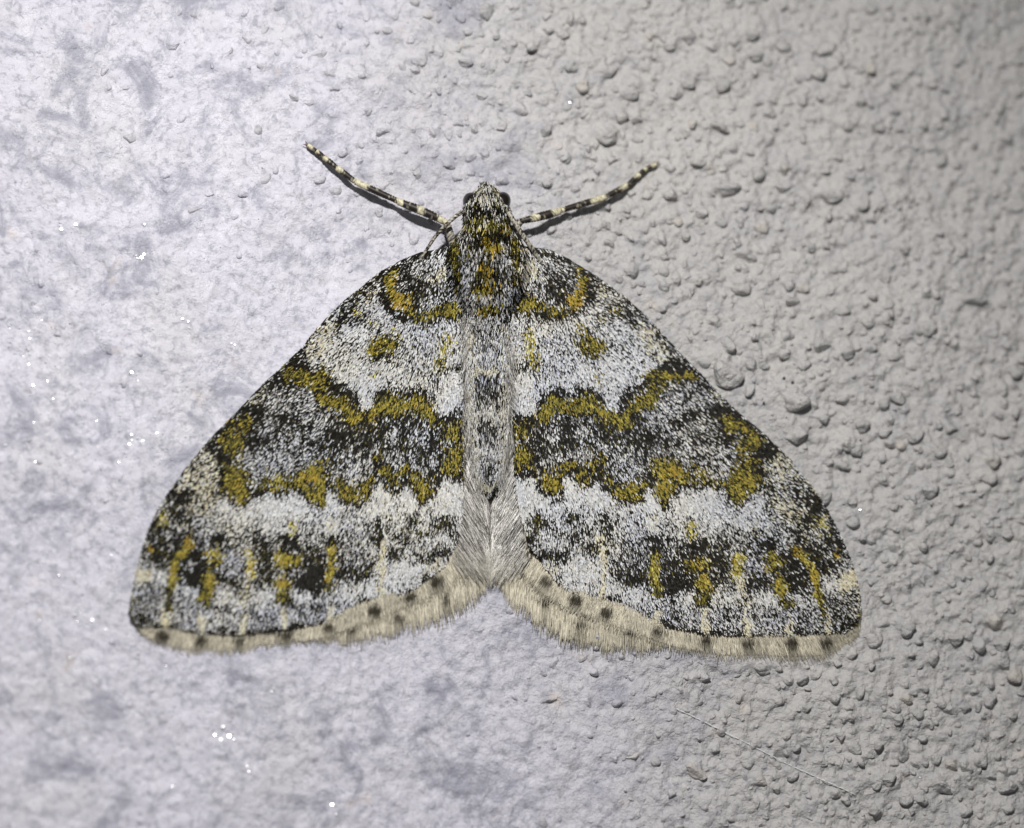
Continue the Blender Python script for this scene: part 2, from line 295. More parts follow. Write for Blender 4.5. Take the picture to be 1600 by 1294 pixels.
FEAT = [
    # ---- broad zones
    Pg('speck', [(600, 400), (735, 380), (735, 500), (620, 500), (590, 450)]),
    Pg('light', [(520, 490), (590, 470), (640, 500), (735, 490), (735, 650), (570, 640), (470, 575)]),
    Pg('white', [(545, 560), (620, 575), (680, 585), (690, 640), (600, 612), (574, 640), (545, 615), (520, 590)], .55),
    Pg('grey', [(440, 590), (500, 610), (560, 660), (610, 630), (690, 660), (735, 660), (735, 745), (590, 740), (500, 730), (350, 740), (330, 690), (390, 620)]),
    Pg('light', [(345, 770), (420, 775), (500, 790), (735, 750), (735, 905), (560, 960), (540, 840), (330, 830)]),
    Pg('creamspeck', [(322, 695), (349, 715), (352, 775), (320, 810), (300, 800), (268, 765), (290, 730)]),
    Pg('speck', [(270, 800), (560, 830), (580, 930), (480, 985), (330, 995), (200, 985), (215, 880)]),
    Pg('grey', [(262, 850), (300, 838), (345, 838), (395, 836), (450, 836), (520, 836), (560, 850), (580, 880), (575, 905), (480, 918), (300, 918), (262, 905)], .85),
    Pg('dark', [(300, 860), (320, 850), (326, 915), (290, 918), (286, 890)], .6), Pg('dark', [(405, 850), (432, 846), (430, 915), (404, 915)], .6), Pg('dark', [(458, 850), (508, 852), (508, 918), (460, 918)], .6), Pg('dark', [(530, 880), (585, 872), (590, 900), (540, 912), (528, 905)], .6), Pg('dark', [(345, 885), (380, 885), (376, 915), (342, 915)], .55),
    Ln('dark', 13, [(575, 826), (590, 842), (602, 822), (618, 840), (642, 818), (660, 836), (690, 815), (716, 838)], .55), Ln('dark', 13, [(582, 872), (602, 858), (620, 868), (640, 852), (660, 874), (690, 860), (708, 868)], .55),
    # ---- base of the wing
    E('grey', 675, 440, 40, 30), E('dark', 655, 455, 22, 14, -20, .8), E('dark', 630, 425, 18, 20, 0, .6), E('cream', 692, 428, 16, 14, 0, .6), E('csolid', 697, 424, 7, 9, 0, .8), E('light', 668, 414, 26, 10, -15, .6),
    Ln('black', 15, [(602, 424), (600, 450), (606, 474), (622, 492), (642, 490)], .85),
    Ln('yellow', 13, [(614, 421), (608, 438), (613, 455), (623, 468), (640, 472)]),
    E('orange', 628, 470, 15, 11, 15, .9), E('orange', 617, 446, 6, 12, 0, .5),
    E('dark', 655, 474, 16, 9, 0, .8), Ln('dark', 17, [(638, 492), (660, 500), (690, 496), (724, 492)], .75),
    Ln('yback', 13, [(644, 487), (662, 496), (682, 488), (700, 482), (722, 474)], .95), E('yellow', 709, 481, 13, 12, 0, .8),
    # ---- costal edge
    Ln('dark', 9, [(690, 390), (627, 408), (569, 448), (517, 493), (471, 547)], .85),
    E('dark', 548, 492, 24, 13, -38, .75), E('dark', 575, 500, 28, 12, 35, .45), E('ypale', 562, 487, 9, 6, -30, .6), E('ypale', 582, 503, 9, 6, 0, .55), E('dark', 530, 505, 14, 8, -40, .6),
    E('creamspeck', 580, 455, 16, 9, -38, .7), Pg('cream', [(480, 536), (512, 500), (528, 510), (520, 535), (492, 560), (478, 556)], .7), E('creamspeck', 498, 548, 18, 10, -40, .6),
    # ---- yellow spots of the pale zone
    E('yback', 600, 541, 27, 16, -25, .9), E('yellow', 598, 541, 20, 11, -20, .7), E('ypale', 620, 519, 9, 10, 20, .6), E('dark', 600, 560, 14, 7, 10, .75), E('ypale', 586, 588, 7, 9, 0, .55), E('dark', 638, 550, 18, 9, -30, .35), E('dark', 550, 545, 16, 8, -30, .35),
    Ln('ypale', 17, [(702, 526), (694, 548), (685, 571)], .9), E('yback', 688, 566, 8, 9, 0, .6), Ln('dark', 10, [(682, 586), (692, 581), (708, 578), (724, 571)], .9),
    E('wsolid', 700, 606, 23, 24, 0, .8), E('wsolid', 692, 640, 13, 14, 0, .85), E('blue', 676, 602, 10, 22, 0, .6), E('blue', 648, 575, 24, 14, 0, .6), E('blue', 655, 530, 22, 22, 0, .35),
    # ---- median band, inner border
    Pg('black', [(476, 545), (482, 575), (500, 590), (470, 600), (440, 600), (408, 612), (430, 585), (452, 564)], .95),
    Ln('black', 20, [(480, 575), (505, 592), (540, 612), (556, 628), (570, 643), (584, 632), (603, 612), (640, 612), (664, 620), (682, 645), (694, 656), (722, 650)], .9),
    E('white', 574, 626, 11, 15, 0, .9), E('white', 692, 640, 12, 15, 0, .95), E('white', 625, 604, 16, 9, 0, .5),
    E('yellow', 451, 583, 10, 8, -40, .95), Ln('yback', 22, [(470, 588), (488, 591), (507, 586)]), Ln('yellow', 8, [(478, 590), (505, 588)], .7),
    Ln('yback', 24, [(498, 600), (506, 622), (530, 628), (543, 642), (553, 656), (572, 654), (587, 642), (609, 628), (629, 636), (648, 628), (664, 636), (678, 654)]),
    Ln('yellow', 15, [(506, 625), (530, 629), (542, 641), (551, 655), (563, 652)], .9), Ln('yellow', 14, [(587, 643), (609, 629), (628, 641), (647, 629), (662, 637), (676, 653)], .85),
    E('orange', 584, 648, 6, 8, 0, .6), E('orange', 630, 645, 7, 6, 0, .4), E('yback', 580, 668, 6, 9, 0, .8),
    # ---- median band, field
    Pg('dark', [(535, 660), (560, 668), (600, 645), (640, 650), (682, 665), (688, 720), (640, 715), (590, 700), (540, 700), (520, 680)], .72),
    E('light', 613, 678, 9, 15, 10, .55), E('light', 656, 682, 13, 14, 0, .65), E('light', 589, 702, 8, 10, 0, .7), Ln('speck', 20, [(610, 715), (640, 718), (672, 728)], .6), E('speck', 560, 728, 20, 18, 0, .6), E('blue', 548, 735, 14, 12, 0, .5),
    Pg('speck', [(430, 615), (480, 612), (520, 650), (510, 680), (470, 690), (420, 670), (415, 640)], .55), E('speck', 500, 662, 16, 18, 0, .55), E('speck', 440, 715, 34, 14, -10, .65), E('speck', 430, 640, 18, 12, -30, .5), E('speck', 400, 725, 14, 20, 0, .5), E('speck', 470, 715, 16, 12, -20, .5),
    E('black', 448, 656, 19, 9, 10, .9), E('black', 526, 684, 20, 13, -15, .9), E('dark', 535, 655, 12, 10, 0, .7), E('dark', 470, 668, 16, 8, -20, .7), E('dark', 480, 700, 26, 8, -15, .45), E('dark', 430, 690, 22, 9, -15, .6), E('dark', 520, 712, 10, 16, 20, .5),
    Pg('black', [(384, 625), (405, 632), (415, 650), (404, 670), (408, 690), (392, 700), (385, 678), (350, 665), (330, 688), (345, 705), (360, 712), (352, 735), (344, 725), (322, 700), (345, 672)], .93),
    E('creamspeck', 409, 618, 16, 6, -38, .85), E('ypale', 388, 661, 12, 8, -30, .7), Ln('yback', 24, [(385, 662), (362, 668), (352, 685), (368, 700)]), Ln('yellow', 9, [(384, 664), (362, 670)], .5), Ln('dark', 10, [(322, 692), (340, 672), (378, 634)], .85), E('olive', 372, 690, 14, 10, 0, .5),
    Ln('black', 16, [(340, 696), (350, 714), (352, 738), (346, 765)], .9),
    # ---- median band, outer border
    Pg('yback', [(352, 722), (378, 728), (392, 745), (395, 770), (386, 790), (372, 788), (350, 770)]), E('yellow', 366, 752, 13, 14, 0, .6), E('yellow', 380, 778, 8, 12, 10, .8), E('orange', 370, 756, 8, 6, 0, .4),
    Pg('yback', [(395, 762), (420, 742), (452, 738), (470, 740), (470, 772), (440, 768), (410, 766)], .85), E('ypale', 432, 748, 14, 7, 0, .4),
    Pg('yellow', [(470, 735), (490, 720), (511, 722), (513, 752), (511, 790), (497, 792), (484, 778), (464, 766)]), E('orange', 484, 746, 14, 7, 10, .7), E('dark', 484, 757, 8, 5, 0, .6), Ln('yback', 10, [(500, 790), (505, 770)], .6),
    Ln('black', 10, [(513, 738), (518, 764)], .9),
    Pg('yback', [(522, 744), (535, 752), (560, 762), (576, 738), (584, 742), (580, 772), (562, 787), (540, 786), (526, 772)]), Pg('yellow', [(528, 760), (556, 765), (576, 758), (574, 776), (560, 784), (540, 783)], .8),
    Ln('black', 17, [(588, 716), (594, 734), (610, 745), (640, 742)], .8), E('yback', 589, 713, 8, 8, 0, .8), Ln('yback', 17, [(601, 731), (616, 742), (613, 764)], .95), E('yellow', 633, 734, 11, 9, -20, .9), E('yback', 648, 742, 10, 12, 0, .8),
    Pg('yback', [(642, 742), (660, 752), (676, 735), (684, 745), (678, 772), (660, 780), (646, 768)]), E('yellow', 660, 764, 14, 12, 0, .75),
    Pg('black', [(684, 650), (724, 655), (726, 748), (708, 748), (690, 742), (680, 742), (690, 710)], .85), Pg('yellow', [(697, 664), (722, 660), (724, 740), (706, 738), (692, 728), (696, 700)], .85), E('speck', 706, 694, 12, 7, 0, .7), Ln('yback', 9, [(700, 716), (690, 736)], .8),
    # black rim of the band, white scallops outside it
    Ln('black', 6, [(350, 775), (372, 792), (386, 792), (398, 770), (421, 766), (446, 773), (466, 770), (484, 782), (497, 795), (511, 793)], .6), Ln('black', 7, [(526, 778), (542, 790), (562, 790), (582, 775), (592, 745), (604, 762), (614, 768), (624, 764), (634, 752)], .7), Ln('black', 7, [(644, 772), (660, 784), (680, 772), (692, 746), (724, 746)], .7),
    Pg('wsolid', [(400, 800), (412, 775), (424, 768), (440, 784), (455, 774), (468, 776), (484, 794), (470, 805), (440, 802)], 1.0, 3), Pg('wsolid', [(508, 800), (513, 776), (519, 768), (527, 784), (530, 800)], 1.0, 3), Pg('wsolid', [(572, 796), (582, 776), (594, 748), (602, 762), (614, 776), (610, 800)], 1.0, 3), Pg('wsolid', [(620, 785), (630, 764), (638, 757), (646, 776), (648, 800)], 1.0, 3), Pg('wsolid', [(676, 800), (682, 776), (695, 750), (722, 750), (722, 808), (700, 806)], 1.0, 3),
    E('white', 360, 800, 12, 10, 0, .5),
    # ---- pale zone outside the band
    E('white', 427, 820, 18, 14, 0, .7), E('white', 518, 822, 11, 9, 0, .9), E('csolid', 518, 816, 8, 8, 0, .5), E('creamspeck', 352, 822, 14, 9, 20, .6), E('white', 378, 808, 12, 12, 0, .6), Ln('blue', 26, [(540, 812), (560, 850), (560, 880)], .55), E('wsolid', 705, 800, 13, 9, 0, .8), E('wsolid', 592, 800, 12, 8, 0, .7),
    E('dark', 592, 826, 9, 17, 0, .85), E('dark', 642, 815, 9, 9, 0, .75), E('dark', 694, 818, 14, 13, -20, .9), E('olive', 690, 814, 8, 8, 0, .5), E('dark', 618, 862, 16, 10, 10, .8), Ln('dark', 15, [(656, 872), (676, 868), (700, 860)], .8), E('dark', 640, 843, 13, 10, 0, .55), E('dark', 668, 836, 10, 8, 0, .5), E('dark', 712, 838, 12, 16, -30, .5), E('grey', 560, 862, 20, 24, 0, .6), E('dark', 558, 896, 26, 10, -8, .6), E('dark', 590, 850, 8, 12, 0, .5),
    E('wsolid', 627, 896, 24, 16, -15, .75), E('white', 655, 893, 12, 14, 0, .5), Ln('csolid', 9, [(600, 845), (598, 880), (597, 910), (596, 940)], .8), E('cream', 680, 882, 14, 8, -20, .7), E('white', 573, 920, 20, 12, -10, .6), E('dark', 664, 903, 6, 6, 0, .8),
    # ---- outer dark zone and its yellow streaks
    E('black', 281, 776, 22, 12, -30, .85), Pg('dark', [(240, 800), (272, 770), (300, 790), (306, 820), (300, 860), (262, 890), (222, 872), (230, 840)], .85), E('ypale', 258, 808, 9, 14, 15, .85), E('creamspeck', 288, 822, 12, 10, 0, .5), E('speck', 270, 830, 14, 12, 0, .5), E('orange', 239, 858, 6, 5, 0, .4), E('creamspeck', 300, 800, 18, 10, 20, .4),
    E('csolid', 224, 898, 17, 10, 10, .95), E('white', 250, 900, 13, 8, 0, .85), E('dark', 256, 880, 14, 9, 0, .7), Pg('grey', [(206, 915), (262, 912), (262, 980), (205, 970)], .8), E('black', 222, 968, 16, 8, 20, .8), Ln('creamspeck', 7, [(210, 912), (208, 945)], .5), Ln('yback', 8, [(206, 950), (210, 966)], .4),
    E('black', 304, 890, 18, 30, 0, 1), E('speck', 300, 882, 7, 6, 0, .6), E('dark', 283, 860, 10, 16, 15, .7),
    E('orange', 295, 848, 8, 9, 0, .7), Ln('ybright', 11, [(291, 856), (279, 872), (273, 890)]), Ln('ybright', 13, [(273, 886), (270, 915)]), E('orange', 272, 890, 5, 9, 0, .6), Ln('olive', 12, [(268, 918), (262, 952)], .9), Ln('yback', 9, [(268, 912), (263, 948)], .6),
    E('black', 343, 842, 14, 10, 0, .85), E('ybright', 333, 866, 13, 10, -15), E('yellow', 344, 872, 7, 12, 0, .8), E('dark', 327, 884, 12, 8, 0, .8), E('ybright', 328, 908, 12, 18, 8), E('orange', 330, 902, 6, 8, 0, .6), E('olive', 320, 936, 13, 12, 0, .9), E('yback', 322, 930, 8, 10, 0, .6), E('black', 334, 930, 6, 5, 0, .7), E('dark', 316, 872, 8, 20, 0, .6),
    E('blue', 364, 880, 16, 20, 0, .7), E('dark', 358, 908, 18, 10, 0, .6), E('dark', 402, 843, 9, 10, 0, .8), E('dark', 415, 870, 14, 22, 0, .4), E('dark', 420, 902, 12, 12, 0, .5),
    Ln('ypale', 13, [(386, 862), (394, 876), (395, 896)]), Ln('ybright', 7, [(393, 870), (396, 890)], .7), Ln('cream', 10, [(390, 900), (384, 935), (381, 988)], .8), E('olive', 384, 925, 7, 8, 0, .5),
    E('black', 450, 845, 17, 15, 0, .9), E('ypale', 457, 824, 9, 10, 0, .75), E('ybright', 444, 873, 15, 11, 0, .95), E('yback', 462, 876, 14, 11, 0, .8), E('dark', 445, 890, 14, 6, 0, .8), E('ybright', 444, 911, 12, 15, 0), E('orange', 443, 905, 5, 7, 0, .4), E('olive', 445, 935, 13, 12, 0, .9), E('dark', 455, 945, 10, 8, 0, .6),
    E('black', 483, 906, 25, 22, 0, 1), E('dark', 490, 870, 14, 12, 0, .5), E('speck', 470, 895, 10, 8, 0, .4),
    E('black', 517, 844, 9, 10, 0, .9), Ln('ybright', 13, [(518, 858), (519, 880), (516, 906)]), E('olive', 514, 920, 8, 9, 0, .8), E('dark', 545, 900, 16, 10, 0, .5), E('dark', 505, 885, 6, 22, 0, .5),
    # white zigzag, pale margin, vein ends with black dashes
    E('white', 300, 926, 12, 8, 20, .85), E('white', 352, 930, 17, 11, 0, .9), E('white', 411, 931, 17, 12, 0, .85), E('white', 475, 930, 13, 11, 20, .85), E('white', 543, 926, 24, 12, -15, .8),
    Pg('blue', [(270, 950), (360, 945), (470, 950), (520, 940), (570, 930), (560, 950), (497, 970), (420, 980), (340, 986), (270, 980)], .55), E('dark', 490, 955, 12, 12, 0, .55), E('dark', 345, 955, 10, 8, 0, .3), E('dark', 282, 955, 10, 10, 0, .3), E('dark', 410, 957, 10, 7, 0, .35), E('black', 578, 938, 14, 8, -20, .8),
    Ln('black', 9, [(240, 980), (300, 987), (371, 990), (423, 983), (497, 974), (559, 953), (587, 943), (640, 924)], .6)]
for (vx, vy) in ((257, 974), (316, 980), (381, 982), (444, 972), (516, 965), (597, 936)):
    FEAT += [E('black', vx - 13, vy + 8, 9, 5, 0, .8), E('black', vx + 13, vy + 6, 9, 5, 0, .8), Ln('csolid', 8, [(vx + 1, vy - 16), (vx, vy + 10)], .95)]

def pattern(px, py, feats, base, seed):
    wx = px + 3.2 * noise(px, py, 13, seed) + 2.6 * noise(px, py, 5, seed + 1)
    wy = py + 4.0 * noise(px, py, 13, seed + 2) + 4.0 * noise(px, py, 5, seed + 3)
    out = np.tile(T[base], (len(px), 1))
    for kind, t, s, g, soft in feats:
        if kind == 'e':
            cx, cy, rx, ry, a = g; a = math.radians(a)
            dx = wx - cx; dy = wy - cy
            u = (dx * math.cos(a) + dy * math.sin(a)) / rx; v = (-dx * math.sin(a) + dy * math.cos(a)) / ry
            m = sstep(1 + soft, 1 - soft, np.hypot(u, v))
        elif kind == 'l':
            w, pts = g; m = sstep(w * .5 * (1 + soft), w * .5 * (1 - soft), seg_dist(wx, wy, pts))
        else:
            m = np.where(in_poly(wx, wy, g), 1.0, 0.0)
            dd = seg_dist(wx, wy, g, True); m = np.where(m > 0, .5 + .5 * np.clip(dd / soft, 0, 1), .5 - .5 * np.clip(dd / soft, 0, 1))
        m = (m * s)[:, None]
        out = out * (1 - m) + T[t] * m
    # patchiness: light against dark
    out = out ** 1.2
    k = np.exp(0.50 * noise(px, py, 11, seed + 7) + 0.30 * noise(px, py, 5, seed + 8))
    out[:, 1] *= k * 1.02
    return out / out.sum(1, keepdims=True)

COLS = dict(W=(.585, .580, .565), K=(.0095, .0083, .005), Y=(.285, .232, .036), C=(.600, .545, .400), O=(.350, .235, .034), P=(.500, .440, .115), B=(.470, .480, .550), L=(.090, .083, .018), G=(.200, .198, .195))
CARR = np.array([COLS[c] for c in KINDS])
def pick_colours(prob, r, px, py, seed):
    cum = np.cumsum(prob, 1); u = r.random(len(prob))[:, None]
    idx = np.minimum((u > cum).sum(1), len(KINDS) - 1)
    c = CARR[idx].copy()
    c *= np.where(idx == 1, np.exp(.55 * r.standard_normal(len(c))), 1 + .30 * r.standard_normal(len(c)))[:, None].clip(.25, 3)
    c = np.minimum(c, .70)
    tint = noise(px, py, 60, seed)[:, None] * np.array([[.05, .02, -.06]]) + r.standard_normal((len(c), 1)) * np.array([[.03, .01, -.035]])
    return (c * (1 + tint)).clip(.004, .72), idx

# thin-plate map from the right wing to the left wing: the wings are the same pattern, slightly unevenly spread
PAIRS = [((688, 389), (830, 386)), ((627, 470), (897, 468)), ((612, 423), (908, 425)), ((680, 489), (854, 483)), ((600, 540), (921, 535)), ((694, 553), (828, 548)), ((465, 560), (1059, 566)), ((450, 583), (1076, 585)), ((487, 592), (1035, 592)), ((571, 645), (959, 648)), ((609, 629), (913, 630)), ((647, 629), (872, 630)), ((703, 700), (818, 696)), ((703, 735), (818, 729)), ((662, 770), (866, 763)), ((611, 760), (913, 749)), ((553, 780), (979, 775)), ((498, 785), (1039, 777)), ((593, 748), (935, 747)), ((518, 777), (1015, 775)), ((320, 695), (1217, 702)), ((349, 768), (1189, 758)), ((380, 785), (1148, 780)), ((281, 774), (1265, 784)), ((258, 808), (1285, 818)), ((295, 848), (1245, 861)), ((272, 890), (1273, 899)), ((224, 898), (1325, 909)), ((334, 866), (1209, 875)), ((328, 908), (1219, 917)), ((393, 872), (1148, 880)), ((445, 872), (1094, 881)), ((444, 911), (1100, 911)), ((518, 865), (1024, 876)), ((518, 897), (1022, 908)), ((202, 950), (1345, 960)), ((587, 941), (945, 946)), ((663, 905), (872, 912)), ((716, 848), (828, 858)), ((541, 467), (980, 466)), ((377, 636), (1145, 637)), ((302, 717), (1232, 715)), ((213, 893), (1336, 893)), ((257, 984), (1294, 991)), ((316, 988), (1235, 992)), ((381, 988), (1169, 991)), ((444, 980), (1102, 987)), ((516, 968), (1030, 974)), ((695, 606), (826, 606)), ((627, 896), (915, 890)), ((694, 818), (838, 818))]
LP = np.array([p[0] for p in PAIRS], float); RP = np.array([p[1] for p in PAIRS], float)
def tps_fit(src, dst, lam=40.0):
    n = len(src); d2 = ((src[:, None] - src[None]) ** 2).sum(-1); K = .5 * d2 * np.log(d2 + 1e-9); K[np.arange(n), np.arange(n)] = lam
    A = np.zeros((n + 3, n + 3)); A[:n, :n] = K; A[:n, n] = 1; A[:n, n + 1:] = src; A[n, :n] = 1; A[n + 1:, :n] = src.T
    return np.linalg.solve(A, np.vstack([dst, np.zeros((3, 2))]))
TPSW = tps_fit(RP, LP)
def r2l(px, py):
    q = np.stack([px, py], 1); d2 = ((q[:, None] - RP[None]) ** 2).sum(-1); K = .5 * d2 * np.log(d2 + 1e-9)
    r = K @ TPSW[:-3] + TPSW[-3] + q @ TPSW[-2:]
    return r[:, 0], r[:, 1]

# ------------------------------------------------------------------ the wall: relief, sand grains, flakes
# measured grains: x, y, half width, half height
GR = [(1211,390,13,13),(1267,390,7,9),(1172,405,12,9),(1091,441,9,8),(1117,505,13,15),(1136,540,17,15),(1103,566,14,12),(1136,583,26,27),(1174,572,11,17),(1192,570,11,9),(1172,610,9,15),(1242,629,27,16),(1256,571,11,12),(1280,541,16,18),(1251,602,10,8),(1321,555,14,12),(1397,560,13,9),(1449,517,14,13),(1359,545,10,9),(1383,436,13,10),(1349,478,10,8),(1490,538,10,10),(1586,582,14,13),(1521,617,9,7),(1387,610,9,8),(1380,633,11,11),(1401,627,16,11),(1345,667,15,14),(1380,676,14,12),(1315,626,15,8),(1287,655,12,9),(1242,683,24,18),(1428,682,16,14),(1325,696,13,12),(1339,707,12,9),(1404,696,12,11),(1562,682,17,8),(1483,672,12,10),(1466,710,12,10),(1480,724,9,11),(1548,725,14,12),(1321,730,14,8),(1294,724,10,9),(1449,767,18,15),(1290,775,10,16),(1330,784,11,12),(1524,470,26,15),(1235,472,13,9),(1256,452,14,11),(1160,452,19,13),
 (910,34,9,8),(879,56,10,9),(894,106,13,10),(910,136,15,14),(950,109,19,15),(986,144,22,16),(1074,59,15,16),(1075,128,17,18),(1127,134,15,12),(1054,150,14,8),(969,184,15,12),(994,187,10,8),(996,219,10,6),(950,214,22,14),(1047,72,14,10),(1138,97,12,11),(1122,200,19,11),(1183,162,12,8),(1208,159,9,8),(1200,219,14,12),(1091,256,14,9),(1110,262,9,14),(1047,265,12,9),(1010,303,12,12),(1047,306,12,15),(1182,272,14,16),(1225,265,11,12),(1135,297,25,13),(1222,294,16,9),(1325,275,13,9),(1094,331,13,13),(1124,347,13,12),(1072,369,9,10),(1057,346,10,12),(1032,375,10,13),(1191,359,14,10),(1204,328,11,9),(1291,369,9,8),(947,353,10,13),(963,362,10,10),(952,381,12,9),(1357,109,12,11),(1279,116,15,13),(1222,72,16,12),(1291,81,20,13),(1172,56,15,13),(885,247,11,9),
 (1329,1024,13,12),(1364,998,17,16),(1418,983,15,16),(1456,1029,15,17),(1493,998,16,12),(1530,1007,12,15),(1552,972,20,15),(1565,1007,17,13),(1587,1059,15,14),(1547,1094,13,15),(1442,1077,10,9),(1508,1107,12,11),(1434,1116,11,10),(1401,1125,11,10),(1416,1094,13,12),(1580,1120,10,11),(1302,1064,9,8),(1276,1055,10,8),(1254,1064,13,8),(1189,1046,18,9),(1324,1107,10,7),(1259,1107,9,8),(1311,1169,7,8),(1337,1169,13,11),(1372,1164,9,10),(1442,1153,10,8),(1412,1173,10,19),(1464,1186,10,10),(1486,1195,12,14),(1510,1199,11,10),(1534,1190,15,13),(1560,1182,8,8),(1388,1217,14,13),(1473,1230,18,13),(1578,1230,18,14),(1416,1252,12,9),(1442,1252,12,11),(1241,1212,12,8),(1215,1230,8,10),(1088,1204,20,13),(1027,1190,10,9),(1289,1252,10,9),(1324,1252,9,9),(1574,1265,13,11),(1368,1269,14,11),
 (434,11,20,12),(497,88,18,10),(476,78,9,9),(669,25,10,8),(650,3,11,9),(642,65,8,9),(659,94,9,12),(589,50,6,6),(758,22,16,15),(725,100,15,9),(850,206,13,13),(784,200,14,10),(740,203,7,7),(715,194,10,9),(712,278,13,9),(853,287,11,8),(884,250,11,8),(775,134,9,8),(880,56,10,9),(515,116,10,8),(458,153,11,7),(484,162,12,7),(522,140,9,7),(575,175,8,8),(597,206,14,10),(429,262,11,10),(415,278,14,10),(537,237,13,8),(497,278,14,10),(562,222,8,12),(753,150,12,8),(703,259,13,9),(180,37,7,6),(269,69,18,10),(303,23,8,7),(381,22,15,11),(169,134,9,8),(197,137,8,7),(267,116,7,6),(403,200,12,13),(359,81,5,9),(409,103,8,7),(387,59,10,10),(412,47,10,13),(203,216,12,12),(331,303,11,6),(309,325,18,8),(885,339,9,9),(672,344,8,8),(594,330,9,9),(640,322,10,8)]
moth_foot = FRO_L[::-1] + COSTA_L[::-1] + [(735, 300), (785, 300)] + COSTA_R + FRO_R
grains = []           # x, z (wall u), rx, rz, proud
gxy = np.array([g[:2] for g in GR], float); gw = P(gxy[:, 0], gxy[:, 1])
for (x, y, a, b), w in zip(GR, gw):
    d_left = sstep(300, 1000, x + 0.2 * y)
    grains.append((w[0], w[2], a * 1.02, b * 1.02, (0.40 + 0.38 * d_left)))
# further grains at random, dense in the sandy coat and sparse in the polished one
gr2 = np.random.default_rng(21)
def grain_density(px, py):
    e = px + 0.42 * (H0 - py) - 90 * noise(px, py, 160, 3)
    return 0.06 + 0.94 * sstep(780, 1380, e)
cells = {}
def far_enough(x, z, r, k):
    cx, cz = int(x // 60), int(z // 60)
    for i in (-1, 0, 1):
        for j in (-1, 0, 1):
            for (gx, gz, g_r) in cells.get((cx + i, cz + j), ()):
                if (gx - x) ** 2 + (gz - z) ** 2 < (k * (r + g_r)) ** 2: return False
    return True
def put(x, z, r): cells.setdefault((int(x // 60), int(z // 60)), []).append((x, z, r))
for g in grains: put(g[0], g[1], max(g[2], g[3]))
small = []
cand = gr2.random((60000, 2)) * [1900, 1560] + [-150, -130]
cdens = grain_density(cand[:, 0], cand[:, 1])
cin = seg_dist(cand[:, 0], cand[:, 1], moth_foot, True) * np.where(in_poly(cand[:, 0], cand[:, 1], moth_foot), -1, 1)
cw = P(cand[:, 0], cand[:, 1])
for i in range(len(cand)):
    if gr2.random() > cdens[i]: continue
    big = len(grains) < 300 and gr2.random() < .35
    r = gr2.uniform(9, 15) if big else 3.6 + 7.5 * gr2.random() ** 1.5
    if cin[i] < r + 5: continue
    x, z = cw[i][0], cw[i][2]
    if not far_enough(x, z, r, .86 if big else .70): continue
    put(x, z, r)
    asp = gr2.uniform(.72, 1.25)
    g = (x, z, r * asp, r / asp, gr2.uniform(.42, .85) * (.45 + .55 * cdens[i]))
    (grains if big else small).append(g)
    if len(small) > 2600: break

def axis(lo, hi, far, step):
    inner = np.arange(lo, hi + step, step); out = []; s = step; x = hi
    while x < far: s *= 1.25; x += s; out.append(x)
    out2 = []; s = step; x = lo
    while x > -far: s *= 1.25; x -= s; out2.append(x)
    return np.concatenate([out2[::-1], inner, out])
ax = axis(-960, 960, 4200, 2.9); az = axis(-800, 800, 4200, 2.9)
GX, GZ = np.meshgrid(ax, az); gx = GX.ravel(); gz = GZ.ravel()
pxa = gx + W0 / 2; pya = H0 / 2 - gz
rough = grain_density(pxa, pya).clip(0, 1)
ridge = lambda lam, s: 1 - np.abs(noise(gx, gz, lam, s)) * 2
h = 9 * noise(gx, gz, 420, 11) + 5.5 * noise(gx, gz, 170, 12) * (.5 + .5 * rough)
h += 4.2 * noise(gx + 20 * noise(gx, gz, 60, 41), gz, 62, 13) * (.30 + .70 * rough)
h += 2.6 * noise(gx + 8 * noise(gx, gz, 25, 42), gz + 8 * noise(gx, gz, 25, 43), 27, 14) * (.35 + .65 * rough)
h += 2.9 * noise(gx + 5 * noise(gx, gz, 12, 44), gz, 14, 15) * (.45 + .55 * rough)
h += 1.5 * np.clip(ridge(48, 16), 0, 1) ** 3 * rough
h += 1.25 * noise(gx, gz, 7, 17) * (.5 + .5 * rough)
h -= 2.2 * np.clip(noise(gx, gz, 19, 19) - .45, 0, 1) * 2 * (.3 + .7 * rough)
h += 1.6 * np.clip(noise(gx, gz, 34, 18) - .35, 0, 1) * 3 * rough
# sits flatter under the moth
foot = np.asarray(moth_foot, float); fw_ = P(foot[:, 0], foot[:, 1])[:, [0, 2]]
sub = (np.abs(gx) < 700) & (np.abs(gz) < 500)
dm = np.full(len(gx), 999.0)
dsub = seg_dist(gx[sub], gz[sub], fw_, True); ins = in_poly(gx[sub], gz[sub], fw_)
dm[sub] = np.where(ins, -dsub, dsub)
flat = sstep(45, -5, dm)
h = h * (1 - flat) + (h * .12 - 1.0) * flat
HG = h.reshape(GX.shape)
base_h = HG.copy()
def stamp(x, z, rx, rz, amp, shx, shz, wide):
    R = max(rx, rz) * wide
    i0, i1 = np.searchsorted(ax, [x + shx - R, x + shx + R]); j0, j1 = np.searchsorted(az, [z + shz - R, z + shz + R])
    dx = (GX[j0:j1, i0:i1] - x - shx) / (rx * wide); dz = (GZ[j0:j1, i0:i1] - z - shz) / (rz * wide)
    HG[j0:j1, i0:i1] += amp * sstep(1, .15, np.hypot(dx, dz))
def wall_at(x, z):
    i = np.clip(np.searchsorted(ax, x), 0, len(ax) - 1); j = np.clip(np.searchsorted(az, z), 0, len(az) - 1)
    return HG[j, i]
for (x, z, rx, rz, pr) in grains + small:      # plaster smeared up against each grain, mostly from above
    r = (rx * rz) ** .5
    stamp(x, z, rx, rz, r * pr * .42, -r * .35, r * .5, 1.45)
